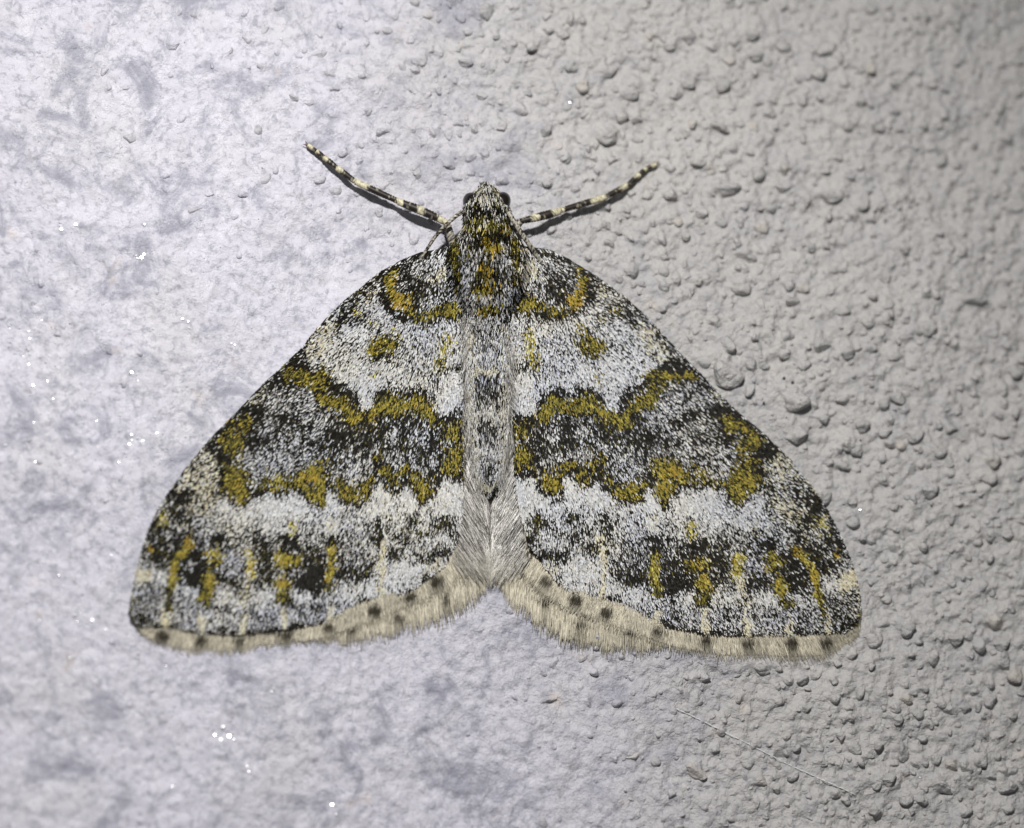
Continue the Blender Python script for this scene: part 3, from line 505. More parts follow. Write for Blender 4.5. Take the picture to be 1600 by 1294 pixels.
vv = np.stack([gx, -HG.ravel(), gz], 1) * S
nx_, nz_ = len(ax), len(az)
ii = (np.arange(nz_ - 1)[:, None] * nx_ + np.arange(nx_ - 1)[None]).ravel()
quads = np.stack([ii, ii + 1, ii + nx_ + 1, ii + nx_], 1)
wall = link('wall', mesh('wall', vv, quads, np.full(len(quads), 4), M_wall), kind='structure')
wall['label'] = 'pale plastered wall, smooth lilac white passing into sandy grey'

def ico(sub):
    t = (1 + 5 ** .5) / 2
    v = [(-1, t, 0), (1, t, 0), (-1, -t, 0), (1, -t, 0), (0, -1, t), (0, 1, t), (0, -1, -t), (0, 1, -t), (t, 0, -1), (t, 0, 1), (-t, 0, -1), (-t, 0, 1)]
    f = [(0, 11, 5), (0, 5, 1), (0, 1, 7), (0, 7, 10), (0, 10, 11), (1, 5, 9), (5, 11, 4), (11, 10, 2), (10, 7, 6), (7, 1, 8), (3, 9, 4), (3, 4, 2), (3, 2, 6), (3, 6, 8), (3, 8, 9), (4, 9, 5), (2, 4, 11), (6, 2, 10), (8, 6, 7), (9, 8, 1)]
    v = [Vector(p).normalized() for p in v]
    for _ in range(sub):
        mid = {}; nf = []
        def m(a, b):
            k = (min(a, b), max(a, b))
            if k not in mid: mid[k] = len(v); v.append(((v[a] + v[b]) / 2).normalized())
            return mid[k]
        for a, b, c in f:
            ab, bc, ca = m(a, b), m(b, c), m(c, a); nf += [(a, ab, ca), (b, bc, ab), (c, ca, bc), (ab, bc, ca)]
        f = nf
    return np.array(v), np.array(f)
def pebble(sub, seed, amp):
    v, f = ico(sub); r = np.random.default_rng(seed)
    k = r.standard_normal((11, 3)); k /= np.linalg.norm(k, axis=1)[:, None]
    s = np.ones(len(v))
    for q in k:           # worn flat facets
        d = v @ q; lim = r.uniform(.55, .84); s = np.where(d > lim, np.minimum(s, lim / np.maximum(d, 1e-6)), s)
    s = s * (1 + amp * np.sin(v @ k[0] * 3 + seed) * .6 + amp * np.sin(v @ k[1] * 5) * .4)
    return v * s[:, None], f
gmeshes = []
for k in range(14):
    v, f = pebble(2, 100 + k, .10)
    keep = v[f].mean(1)[:, 1] < .45                 # the buried back is left open: it lies inside the wall
    f = f[keep]; used = np.unique(f); remap = -np.ones(len(v), int); remap[used] = np.arange(len(used))
    gmeshes.append(mesh('grain', v[used], remap[f], np.full(len(f), 3), M_grain, smooth=k % 3 != 0))
order = sorted(grains, key=lambda g: -g[2] * g[3])[:300]
rest = sorted(grains, key=lambda g: -g[2] * g[3])[300:] + small
for i, (x, z, rx, rz, pr) in enumerate(order):
    o = link('grain', gmeshes[i % len(gmeshes)], wall)
    r = (rx * rz) ** .5; dep = r * .95
    y = base_h[min(np.searchsorted(az, z), nz_ - 1), min(np.searchsorted(ax, x), nx_ - 1)] + r * pr * 1.25 - dep
    o.location = Vector((x, -y, z)) * S
    o.scale = (rx * S, dep * S, rz * S)
    o.rotation_euler = (gr2.uniform(-.25, .25), gr2.uniform(-.5, .5), gr2.uniform(-.25, .25))
def merged_pebbles(name, items, variants, mat, dscale, parent):
    V, F, n = [], [], 0
    for i, (x, z, rx, rz, pr) in enumerate(items):
        v, f = variants[i % len(variants)]; r = (rx * rz) ** .5; dep = r * dscale
        y = base_h[min(np.searchsorted(az, z), nz_ - 1), min(np.searchsorted(ax, x), nx_ - 1)] + r * pr * 1.2 - dep
        a = gr2.uniform(0, 6.28); ca, sa = math.cos(a), math.sin(a)
        w = v * [rx, dep, rz]; w = np.stack([w[:, 0] * ca - w[:, 2] * sa, w[:, 1], w[:, 0] * sa + w[:, 2] * ca], 1)
        V.append((w + [x, -y, z]) * S); F.append(f + n); n += len(v)
    return link(name, mesh(name, np.vstack(V), np.vstack(F), np.full(sum(map(len, F)), 3), mat), parent, kind='stuff')
vs_small = []
for k in range(10):
    v, f = pebble(2, 300 + k, .12); keep = v[f].mean(1)[:, 1] < .3; vs_small.append((v, f[keep]))
merged_pebbles('fine_grains', rest, vs_small, M_grain, .95, wall)

# mica flakes in the polished coat: small bright facets turned, with some scatter, to mirror the flash into the camera
fl = np.array([(95, 352), (118, 350), (112, 362), (37, 555), (45, 545), (30, 575), (52, 602), (58, 494), (14, 506), (5, 495), (78, 652), (45, 568), (80, 625), (133, 624), (165, 541), (215, 403), (225, 397), (337, 518), (362, 536), (188, 649), (205, 680), (215, 685), (220, 690), (245, 677), (252, 718), (269, 718), (240, 513), (174, 867), (116, 960), (121, 971), (144, 968), (166, 983), (106, 1023), (215, 1020), (276, 1041), (306, 1057), (427, 1076), (259, 1040), (330, 1142), (362, 1145), (358, 1150), (345, 1155), (386, 1199), (451, 1207), (519, 1257), (46, 233), (120, 455), (285, 498), (213, 585), (16, 917), (9, 695), (147, 1150), (98, 1127), (43, 940), (296, 512), (226, 350)], float)
fr = np.random.default_rng(5)
ex = np.vstack([fr.random((50, 2)) * [620, 1200] + [0, 60], fr.normal(0, 1, (150, 2)) * [50, 75] + [50, 580], fr.normal(0, 1, (40, 2)) * [45, 22] + [225, 690], fr.normal(0, 1, (40, 2)) * [70, 30] + [200, 1000], fr.normal(0, 1, (24, 2)) * [30, 18] + [350, 1150]])
ex2 = fr.random((60, 2)) * [700, 1200] + [850, 60]
def outside(q): return q[(~in_poly(q[:, 0], q[:, 1], moth_foot)) & (seg_dist(q[:, 0], q[:, 1], moth_foot, True) > 14)]
fl = np.vstack([fl, outside(np.repeat(fl[::2], 2, 0) + fr.normal(0, 6, (2 * len(fl[::2]), 2)))])
flx = np.vstack([fl, outside(ex), outside(ex2)])
flw = P(flx[:, 0], flx[:, 1]); V, F, Z = [], [], []
for i, w in enumerate(flw):
    hh = wall_at(w[0], w[2]) + 1.5
    c = np.array([w[0], -hh, w[2]])
    toL = np.array(FL) - c; toL /= np.linalg.norm(toL); toC = CP - c; toC /= np.linalg.norm(toC)
    nrm = toL + toC; nrm /= np.linalg.norm(nrm)
    spread = .085 if i < len(fl) else .20            # the listed flakes are the ones seen catching the flash
    nrm = nrm + fr.standard_normal(3) * spread; nrm /= np.linalg.norm(nrm)
    t1 = np.cross(nrm, [0.3, 0.1, 1]); t1 /= np.linalg.norm(t1); t2 = np.cross(nrm, t1)
    rad = 1.0 + 2.4 * fr.random() ** 2 if i < len(fl) else fr.uniform(.7, 1.5)
    n = 5; a0 = fr.uniform(0, 6.28)
    ring = [c + (t1 * math.cos(a0 + k * 6.283 / n) + t2 * math.sin(a0 + k * 6.283 / n)) * rad * fr.uniform(.7, 1.15) for k in range(n)]
    low = [q - nrm * 3.0 for q in ring]; b0 = len(V)
    V += ring + low; F += list(range(b0, b0 + n)); Z.append(n)
    for k in range(n): F += [b0 + k, b0 + n + k, b0 + n + (k + 1) % n, b0 + (k + 1) % n]; Z.append(4)
link('mica_flakes', mesh('mica_flakes', np.array(V) * S, F, Z, M_mica, smooth=False), wall, kind='stuff')

# black dirt specks on the wall
for (x, y, r) in ((1222.5, 593.5, 3.6), (1237, 599, 3.2), (1225, 607, 1.3), (1192, 631, 2.6), (1184, 601, 1.3), (1413, 33, 4.5), (1227, 654, 1.4), (1343, 689, 2.0), (926, 281, 2.6), (1012, 272, 1.2)):
    w = P(x, y); v, f = pebble(1, int(x), .15)
    o = link('dirt_speck', mesh('dirt_speck', v, f, np.full(len(f), 3), M_dirt), wall)
    o.location = Vector((w[0], -wall_at(w[0], w[2]) - .3 * r, w[2])) * S; o.scale = (r * S, .6 * r * S, r * S)

# ------------------------------------------------------------------ the moth
root_u = P(762, 420, 0); root_u = np.array([root_u[0], 0.0, root_u[2]])
moth = link('moth', None, None, label='black, white and mustard yellow mottled moth with spread wings flat on pale wall', category='moth')
moth.location = Vector(root_u) * S
loc = lambda q: (np.asarray(q) - root_u) * S

def sheet(name, poly, hfun, thick, parent, step=14):
    """thin closed sheet filling an outline"""
    poly = np.asarray(poly, float)
    n = int(np.hypot(*np.diff(np.vstack([poly, poly[:1]]), axis=0).T).sum() / 7)
    edge = resample(np.vstack([poly, poly[:1]]), n + 1)[:-1]
    x0, y0 = poly.min(0); x1, y1 = poly.max(0)
    g = np.stack(np.meshgrid(np.arange(x0, x1, step), np.arange(y0, y1, step)), -1).reshape(-1, 2)
    g = g[in_poly(g[:, 0], g[:, 1], edge) & (seg_dist(g[:, 0], g[:, 1], edge, True) > step * .4)]
    pts = np.vstack([edge, g])
    co, _, fa, _, _, _ = delaunay_2d_cdt([Vector(p) for p in pts], [], [list(range(len(edge)))], 1, 1e-5)
    co = np.array([tuple(c) for c in co]); fa = np.array([f for f in fa if len(f) == 3])
    hh = hfun(co[:, 0], co[:, 1])
    top = P(co[:, 0], co[:, 1], hh); bot = top + [0, thick, 0]; k = len(co)
    e = {}
    for f in fa:
        for a, b in ((f[0], f[1]), (f[1], f[2]), (f[2], f[0])): e[(a, b)] = e.get((a, b), 0) + 1
    rim = [(a, b) for (a, b) in e if (b, a) not in e]
    flat_ = list(fa.ravel()) + list((fa[:, ::-1] + k).ravel()); sz = [3] * (2 * len(fa))
    for a, b in rim: flat_ += [b, a, a + k, b + k]; sz.append(4)
    return link(name, mesh(name, loc(np.vstack([top, bot])), flat_, sz, M_memb), parent)

SH = np.array([(0, .22), (.45, .46), (.82, .44), (1.0, .12)])     # scale outline: along, half width
def scale_mesh(name, bx, by, ang, ln, wd, h0, h1, col, mat, parent, twist=None, fade=True):
    """one small shingle per entry: base point, direction in the wing, length, width, heights of base and tip"""
    n = len(bx); ca, sa = np.cos(ang), np.sin(ang)
    tw = np.zeros(n) if twist is None else twist
    rows = []
    for s, hw in SH:
        cx = bx + ca * ln * s; cy = by + sa * ln * s; hh = h0 + (h1 - h0) * s
        ox = -sa * wd * hw; oy = ca * wd * hw
        rows.append(P(cx + ox, cy + oy, hh + tw * hw * wd)); rows.append(P(cx - ox, cy - oy, hh - tw * hw * wd))
    V = np.stack(rows, 1).reshape(-1, 3)                  # 8 per scale
    b = np.arange(n)[:, None] * 8
    q = np.concatenate([b + [0, 1, 3, 2], b + [2, 3, 5, 4], b + [4, 5, 7, 6]], 1)
    c = np.repeat(col[:, None], 8, 1)
    me = mesh(name, loc(V), q, np.full(3 * n, 4), mat, c.reshape(-1, 3), smooth=False)
    return link(name, me, parent, kind='stuff')

def hair_mesh(name, p0, p1, p2, r0, col, mat, parent, tip=.25):
    """three-sided tapering bristles through three points each (u)"""
    n = len(p0); t = p2 - p0; t /= np.linalg.norm(t, axis=1)[:, None]
    s = np.cross(t, [0, 1, 0]); s /= np.linalg.norm(s, axis=1)[:, None] + 1e-9; w = np.cross(t, s)
    rings = []
    pts = [p0, .25 * p0 + .5 * p1 + .25 * p2, p2]
    for pt, k in zip(pts, (1.0, .85, tip)):
        for a in (0, 2.094, 4.189):
            rings.append(pt + (s * math.cos(a) + w * math.sin(a)) * (r0 * k)[:, None])
    V = np.stack(rings, 1).reshape(-1, 3); b = np.arange(n)[:, None] * 9; F = []
    for k in (0, 3):
        for i in range(3): F.append(b + [k + i, k + (i + 1) % 3, k + 3 + (i + 1) % 3, k + 3 + i])
    q = np.concatenate(F, 1)
    me = mesh(name, loc(V), q, np.full(6 * n, 4), mat, (np.repeat(col[:, None], 9, 1) if col.ndim == 2 else np.repeat(col, 3, 1)).reshape(-1, 3))
    return link(name, me, parent, kind='stuff')

def grid_points(poly, step, r):
    poly = np.asarray(poly, float); x0, y0 = poly.min(0); x1, y1 = poly.max(0)
    g = np.stack(np.meshgrid(np.arange(x0, x1, step), np.arange(y0, y1, step)), -1).reshape(-1, 2)
    g = g + r.uniform(-.62, .62, g.shape) * step
    return g[in_poly(g[:, 0], g[:, 1], poly)]

def forewing(side):
    poly = FW_L if side < 0 else FW_R
    r = np.random.default_rng(31 + side)
    hf = lambda x, y: wing_h(x, y, side)
    w = sheet('forewing', poly, lambda x, y: hf(x, y) - 1.0, 1.6, moth)
    g = grid_points(poly, 1.8, r)
    px, py = g[:, 0], g[:, 1]
    bx, by = (712, 392) if side < 0 else (812, 392)
    # scales run outward from the wing root, turning with the costa
    ang = np.arctan2(py - by + 40, px - bx)
    ang += .16 * noise(px, py, 40, 77 + side) + r.normal(0, .11, len(px))
    ln = r.uniform(7.0, 11.5, len(px)); wd = r.uniform(1.5, 2.4, len(px))
    tipx = px + np.cos(ang) * ln; tipy = py + np.sin(ang) * ln
    inside = in_poly(tipx, tipy, poly); ln = np.where(inside, ln, ln * np.where(seg_dist(px, py, (MARG_L if side < 0 else MARG_R)[3:]) < 12, .62, .3))
    # colour comes from the middle of the scale
    mx, my = px + np.cos(ang) * ln * .6, py + np.sin(ang) * ln * .6
    mx = mx + r.normal(0, 1.2, len(px)); my = my + r.normal(0, 1.8, len(px))
    if side > 0: mx, my = r2l(mx, my)
    pr = pattern(mx, my, FEAT, 'speck', 200 + 50 * side)
    col, idx = pick_colours(pr, r, px, py, 400 + side)
    h = hf(px, py); light = np.isin(idx, (0, 2, 3, 4, 5, 6))
    h0 = h + r.uniform(-.3, .3, len(px)); h1 = h + 1.5 + r.uniform(0, 1.1, len(px)) 
    scale_mesh('wing_scales', px, py, ang, ln, wd, h0, h1, col, M_scale, w, twist=r.normal(0, .22, len(px)))
    # fringe
    marg = (COSTA_L[-2:] + MARG_L[1:] + [(716, 862)]) if side < 0 else (COSTA_R[-2:] + MARG_R[1:] + [(836, 866)])
    outr = FRO_L if side < 0 else FRO_R
    spots = [(255, 994), (314, 999), (376, 1000), (446, 991), (514, 979), (587, 953), (640, 932), (682, 908)] if side < 0 else [(1293, 1002), (1235, 1004), (1169, 1003), (1102, 999), (1029, 986), (945, 957), (898, 936), (852, 908)]
    spots = [(sx, sy + 3.5) for sx, sy in spots]
    fringe(w, marg, outr, spots, 4.6, r, 8200)
    return w

def fringe(parent, marg, outr, spots, hgt, r, n, spot_r=11.5):
    A = smooth_line(marg, 400); B = smooth_line(outr, 400)
    t = r.random(n) * 399; i = t.astype(int)
    a = A[i] + r.normal(0, .8, (n, 2)); bq = B[np.clip(i + r.normal(0, 4, n).astype(int), 0, 399)]
    k = (np.where(r.random(n) < .5, r.uniform(.40, .72, n), np.where(r.random(n) < .12, r.uniform(1.1, 1.32, n), r.uniform(.58, 1.10, n))) * (1 + .10 * noise(a[:, 0], a[:, 1], 9, 31)))[:, None]   # two tiers of bristles
    a = a + (bq - a) * r.uniform(-.25, .30, (n, 1))
    e = a + (bq - a) * k
    mottle = (1 + .16 * noise(a[:, 0], a[:, 1], 26, 9))[:, None]
    base = np.array([.66, .61, .485]) * r.uniform(.45, 1.15, (n, 1)) * mottle * 1.08
    wob = r.normal(0, 2.2, n) + 4 * noise(a[:, 0], a[:, 1], 8, 12); cs = []
    for f in (0.0, .5, 1.0):
        q = a + (e - a) * f
        ds = np.min([np.hypot(q[:, 0] - sx, (q[:, 1] - sy) * 1.1) for sx, sy in spots], 0)
        dark = (sstep(spot_r * 1.2, spot_r * .65, ds + wob) * .97)[:, None]
        cs.append(base * (1 - dark) + np.array([.035, .028, .016]) * dark)
    c = np.stack(cs, 1)
    tier = (k[:, 0] > .72)
    mid = sstep(380, 250, np.abs(a[:, 0] - 764)) * (hgt > 4)          # over the hindwing the fringe lies higher
    hb = hgt - tier * 1.4 + 2.5 * mid
    p0 = P(a[:, 0], a[:, 1], hb + r.uniform(0, 1, n)); m = (a + e) / 2 + r.normal(0, .8, (n, 2))
    p1 = P(m[:, 0], m[:, 1], hb - .4 + r.uniform(0, 1, n)); p2 = P(e[:, 0], e[:, 1], -.6 + hb * .2 + 4.6 * mid + r.uniform(0, 1.0, n))
    hair_mesh('fringe', p0, p1, p2, r.uniform(.5, 1.05, n), c, M_fringe, parent, .35)

def hindwing(side):
    r = np.random.default_rng(61 + side)
    if side < 0:
        poly = [(752, 560), (760, 700), (764, 800), (760, 858)] + HFB_L[::-1][1:] + [(470, 930), (560, 780), (660, 620)]
        cover = [(700, 640), (762, 640), (764, 858), (752, 868), (730, 882), (690, 910), (640, 938), (589, 956), (640, 905), (690, 860)]
    else:
        poly = [(776, 560), (770, 700), (766, 800), (770, 858)] + HFB_R[::-1][1:] + [(1060, 930), (970, 780), (870, 620)]
        cover = [(830, 640), (768, 640), (767, 858), (782, 874), (818, 898), (850, 924), (890, 950), (930, 963), (880, 910), (836, 860)]
    hz = lambda x, y: np.full(np.shape(x), 3.5) + 5 * np.exp(-((np.asarray(x) - 765) / 40) ** 2) * sstep(880, 700, np.asarray(y))
    w = sheet('hindwing', poly, lambda x, y: hz(x, y) - .8, 1.2, moth)
    g = grid_points(cover, 3.0, r); px, py = g[:, 0], g[:, 1]
    ang = np.full(len(px), math.pi / 2) + side * .45 + r.normal(0, .12, len(px))
    pick = r.random(len(px)) < .55
    col = np.where(pick[:, None], [[.46, .43, .35]], [[.09, .08, .065]]) * r.uniform(.7, 1.2, (len(px), 1))
    scale_mesh('wing_scales', px, py, ang, r.uniform(8, 12, len(px)), r.uniform(2.2, 3.4, len(px)), hz(px, py), hz(px, py) + 1.6, col, M_scale, w)
    fringe(w, HFB_L if side < 0 else HFB_R, HFO_L if side < 0 else HFO_R, [(697, 936), (626, 969), (548, 985)] if side < 0 else [(908, 978), (852, 941), (985, 990)], 3.4, r, 5400, 10)
    # long silky hair over the inner margin, lying towards the midline
    n = 4200; y = r.uniform(640, 880, n); t = (y - 640) / 242
    off = r.random(n) ** 1.5 * (16 + 46 * t ** 1.7) + 1; x = 766 + side * (off + 20 * (1 - t))
    L_ = r.uniform(26, 52, n); lean = .34 + .28 * t + r.normal(0, .07, n)
    ex_ = x - side * L_ * np.sin(lean); ey = y + L_ * np.cos(lean)
    ex_ = np.where(side * (ex_ - 766) < 0, 766 + side * r.uniform(-1, 3, n), ex_)
    z0 = wing_h(x, y, side) + 1; p0 = P(x, y, z0)
    p1 = P((x + ex_) / 2 + r.normal(0, 1.2, n), (y + ey) / 2, z0 + r.uniform(2, 7, n)); p2 = P(ex_, ey, np.maximum(z0 - 1 + r.uniform(-1, 3, n), 4))
    low = sstep(820, 900, y)[:, None]
    clump = noise(x, y, 14, 21 + side) * .5 + .6 * noise(x, y, 5, 23 + side) * .55 + r.normal(0, .62, n)
    c = np.array([.09, .078, .06]) + (np.array([.97, .955, .92]) - .08) * sstep(-.75, .75, clump)[:, None] ** 1.2
    c = c * (1 - low) + (np.array([.74, .70, .60]) * r.uniform(.4, 1.2, (n, 1))) * low
    hair_mesh('silky_hair', p0, p1, p2, r.uniform(.30, .58, n), c, M_hair, w, .3)
    return w

for sd in (-1, 1): hindwing(sd)
for sd in (-1, 1): forewing(sd)

# body: one continuous skin from the frons to the tip of the abdomen.  y, centre x, half width, crown height, belly height
BODY = [(287, 760, 2, 24, 18), (294, 760, 7, 34, 12), (301, 760, 21, 45, 6), (309, 760, 30, 52, 4), (322, 760, 35, 57, 3), (336, 761, 35, 58, 3), (346, 761, 32, 56, 3), (356, 761, 36, 60, 3), (368, 761, 47, 70, 3), (384, 762, 56, 80, 3), (402, 763, 60, 86, 3), (425, 763, 59, 87, 3), (448, 763, 52, 80, 3), (470, 763, 43, 68, 3), (490, 763, 37, 50, 3), (510, 763, 36, 42, 3), (545, 763, 36, 39, 3), (590, 764, 35, 37, 3), (640, 764, 34, 35, 3), (690, 765, 31, 32, 3), (730, 765, 24, 27, 3), (755, 766, 14, 22, 3), (775, 766, 7, 15, 4), (790, 766, 2, 10, 6)]
BA = np.array(BODY, float)
yy = np.concatenate([np.linspace(287, 500, 60), np.linspace(505, 790, 60)])
bi = [np.interp(yy, BA[:, 0], BA[:, k]) for k in range(5)]
NS = 28
def body_pt(y, th):
    """th 0 = right flank, pi/2 = crown, pi = left flank (negative: belly); returns x, y, height"""
    cx = np.interp(y, BA[:, 0], BA[:, 1]); hw = np.interp(y, BA[:, 0], BA[:, 2]); top = np.interp(y, BA[:, 0], BA[:, 3]); bot = np.interp(y, BA[:, 0], BA[:, 4])
    ctr = bot + (top - bot) * .42; s = np.sin(th)
    hh = np.where(s > 0, ctr + (top - ctr) * np.abs(s) ** .9, ctr + (ctr - bot) * s)
    return cx + hw * np.cos(th), y, hh
rings = []
for y in yy:
    th = np.arange(NS) / NS * 2 * math.pi; x, _, hh = body_pt(np.full(NS, y), th)
    seg = 1.2 * abs(math.sin((y - 500) / 50 * math.pi)) if y > 500 else 0
    rings.append(P(x, np.full(NS, y), hh + seg * np.sin(th).clip(0)))
V = np.vstack(rings); F, Z = [], []
for j in range(len(yy) - 1):
    for i in range(NS):
        F += [j * NS + i, j * NS + (i + 1) % NS, (j + 1) * NS + (i + 1) % NS, (j + 1) * NS + i]; Z.append(4)
F += list(range(NS))[::-1]; Z.append(NS); F += list(range((len(yy) - 1) * NS, len(yy) * NS)); Z.append(NS)
body = link('body', mesh('body', loc(V), F, Z, M_memb), moth)

T.update(ochre=mixv(Y=.46, O=.20, K=.34), brown=mixv(O=.18, L=.30, K=.52), bgrey=mixv(W=.22, B=.18, G=.22, K=.31, L=.07), collar=mixv(P=.16, L=.34, C=.08, W=.08, K=.34), bwhite=mixv(W=.70, C=.16, K=.14), tuft=mixv(C=.22, W=.18, K=.44, L=.16), abd=mixv(W=.46, B=.10, K=.24, C=.10, G=.10), silver=mixv(C=.40, W=.46, K=.14))
BF = [
    Pg('tuft', [(740, 286), (785, 286), (800, 325), (725, 325)]), E('bwhite', 760, 311, 18, 7, 0, .55), E('dark', 742, 316, 10, 6, 0, .6), E('speck', 760, 296, 9, 12, 0, .8),
    E('black', 754, 327, 18, 5, 5, .9), E('dark', 782, 324, 9, 6, 0, .8),
    Pg('collar', [(726, 334), (798, 334), (800, 352), (785, 362), (735, 362), (722, 352)]), E('brown', 790, 350, 12, 12, 0, .6), E('brown', 730, 350, 8, 8, 0, .5),
    Ln('black', 7, [(726, 366), (745, 359), (775, 359), (798, 368)], .85),
    Pg('bgrey', [(715, 370), (805, 370), (815, 440), (800, 462), (730, 462), (708, 430)]),
    E('speck', 722, 372, 14, 12, 0, .7), E('tuft', 808, 378, 14, 14, 0, .8), E('dark', 797, 374, 10, 14, 0, .7),
    Ln('black', 13, [(702, 370), (704, 395), (714, 420)], .8), Ln('olive', 13, [(712, 376), (712, 400), (716, 425), (718, 440)], .9), Ln('yback', 8, [(714, 382), (713, 410), (718, 436)], .7),
    Ln('olive', 12, [(803, 374), (806, 395), (808, 420), (806, 436)], .8), Ln('yback', 9, [(802, 372), (806, 400), (808, 425)], .7), E('cream', 816, 425, 9, 14, 0, .7), E('white', 697, 424, 8, 10, 0, .7),
    E('brown', 760, 368, 14, 10, 0, .9), E('dark', 745, 374, 12, 9, 0, .8), E('dark', 778, 368, 10, 10, 0, .7), E('orange', 763, 370, 6, 9, 0, .6),
    E('ochre', 772, 386, 13, 12, 0, .85), E('bgrey', 742, 398, 15, 18, 0, .9), E('dark', 755, 388, 5, 14, 0, .5), E('bgrey', 782, 408, 12, 14, 0, .9), E('olive', 735, 385, 12, 10, 0, .4),
    E('brown', 761, 424, 17, 18, 0, .95), E('dark', 752, 432, 12, 8, 0, .6), E('orange', 763, 416, 8, 8, 0, .5),
    E('ochre', 760, 447, 17, 10, 0, .9), E('ybright', 756, 450, 12, 6, 0, .7), E('dark', 778, 440, 7, 10, 0, .5),
    Ln('bwhite', 14, [(738, 464), (762, 461), (788, 464)], .85), E('grey', 745, 466, 8, 6, 0, .5), E('ybright', 762, 479, 19, 9, 0, .9), E('ochre', 750, 482, 10, 7, 0, .5), Ln('black', 5, [(742, 489), (762, 491), (782, 488)], .9),
    Pg('abd', [(725, 492), (802, 492), (802, 790), (725, 790)]),
    Ln('bwhite', 13, [(735, 497), (795, 497)], .75), E('grey', 748, 515, 12, 14, 0, .5), Ln('bwhite', 26, [(735, 562), (790, 562)], .65), Ln('csolid', 15, [(742, 575), (785, 577)], .75),
    Pg('grey', [(735, 585), (790, 585), (792, 625), (735, 628)], .9), Ln('wsolid', 15, [(736, 643), (795, 642)], .95), Pg('speck', [(742, 652), (788, 652), (786, 690), (744, 692)], .75), Ln('wsolid', 13, [(740, 703), (790, 702)], .95),
    Pg('speck', [(747, 710), (783, 710), (780, 748), (752, 748)], .75), Ln('csolid', 11, [(750, 756), (780, 756)], .9), Pg('black', [(755, 764), (778, 764), (770, 792), (762, 792)], .8),
    Ln('silver', 16, [(732, 500), (733, 560), (735, 640), (742, 720)], .8), Ln('silver', 16, [(795, 500), (793, 560), (792, 640), (786, 720)], .8), E('brown', 796, 500, 8, 30, 0, .5)]
br = np.random.default_rng(91)
n = 13500
y = np.concatenate([br.uniform(291, 500, 8600), br.uniform(495, 772, 4900)]); th = br.uniform(.02, math.pi - .02, n)
x, _, hh = body_pt(y, th)
pr = pattern(x, y, BF, 'speck', 500); col, idx = pick_colours(pr, br, x, y, 777)
on_th = y < 495
ln = np.where(on_th, br.uniform(7, 15, n), br.uniform(7, 11, n)) * np.where(y < 345, .72, 1)
fx = np.where(on_th, (x - 762) / 60 * .35, (765 - x) / 60 * .15) + br.normal(0, .22, n)
ey = y + ln * np.cos(fx); exx = x + ln * np.sin(fx)
fwd = (y < 306) & (br.random(n) < .7)          # scales of the frons point forward into a tuft
ey = np.where(fwd, y - ln * .8, ey); exx = np.where(fwd, x + (760 - x) * .35 + br.normal(0, 1.5, n), exx)
lift = np.where(on_th, br.uniform(2, 7, n), br.uniform(1, 3.5, n))
_, _, hb = body_pt(np.clip(ey, 289, 788), np.arccos(np.clip((exx - np.interp(ey, BA[:, 0], BA[:, 1])) / np.maximum(np.interp(ey, BA[:, 0], BA[:, 2]), 1), -1, 1)))
p0 = P(x, y, hh - .5); p2 = P(exx, ey, np.maximum(hb, 5) + lift); p1 = (p0 + p2) / 2 + np.array([0, -1, 0]) * (lift * .35)[:, None]
hair_mesh('body_scales', p0, p1, p2, np.where(on_th, br.uniform(.8, 1.6, n), br.uniform(.8, 1.4, n)), col, M_scale, body, .6)
# loose silvery hair along the flanks of the abdomen and the hind edge of the thorax
n = 1100; sd = np.where(br.random(n) < .5, -1, 1); y = br.uniform(488, 745, n)
x = np.interp(y, BA[:, 0], BA[:, 1]) + sd * np.interp(y, BA[:, 0], BA[:, 2]) * br.uniform(.62, 1.08, n)
L_ = br.uniform(14, 34, n); a = br.normal(.13, .24, n) - .20 * sstep(600, 740, y)
exx = x + sd * L_ * np.sin(a); ey = y + L_ * np.cos(a); z0 = br.uniform(20, 42, n) * np.interp(y, [488, 745], [1, .6])
col = np.where((br.random(n) < .68)[:, None], [[.92, .90, .85]], [[.40, .37, .32]]) * br.uniform(.6, 1.1, (n, 1))
hair_mesh('flank_hair', P(x, y, z0), P((x + exx) / 2, (y + ey) / 2, z0 + 3), P(exx, ey, z0 - 3), br.uniform(.3, .6, n), col, M_hair, body, .3)

# eyes
for (x, y, rx, ry, rot) in ((738.5, 318.5, 14.5, 18.5, .5), (782.5, 317.5, 14.5, 18.5, -.5)):
    v, f = ico(3); o = link('eye', mesh('eye', v, f, np.full(len(f), 3), M_eye), moth)
    c = P(x, y, 30); o.location = Vector(loc(c)); o.scale = (rx * S, 19 * S, ry * S); o.rotation_euler = (0, -rot, 0)

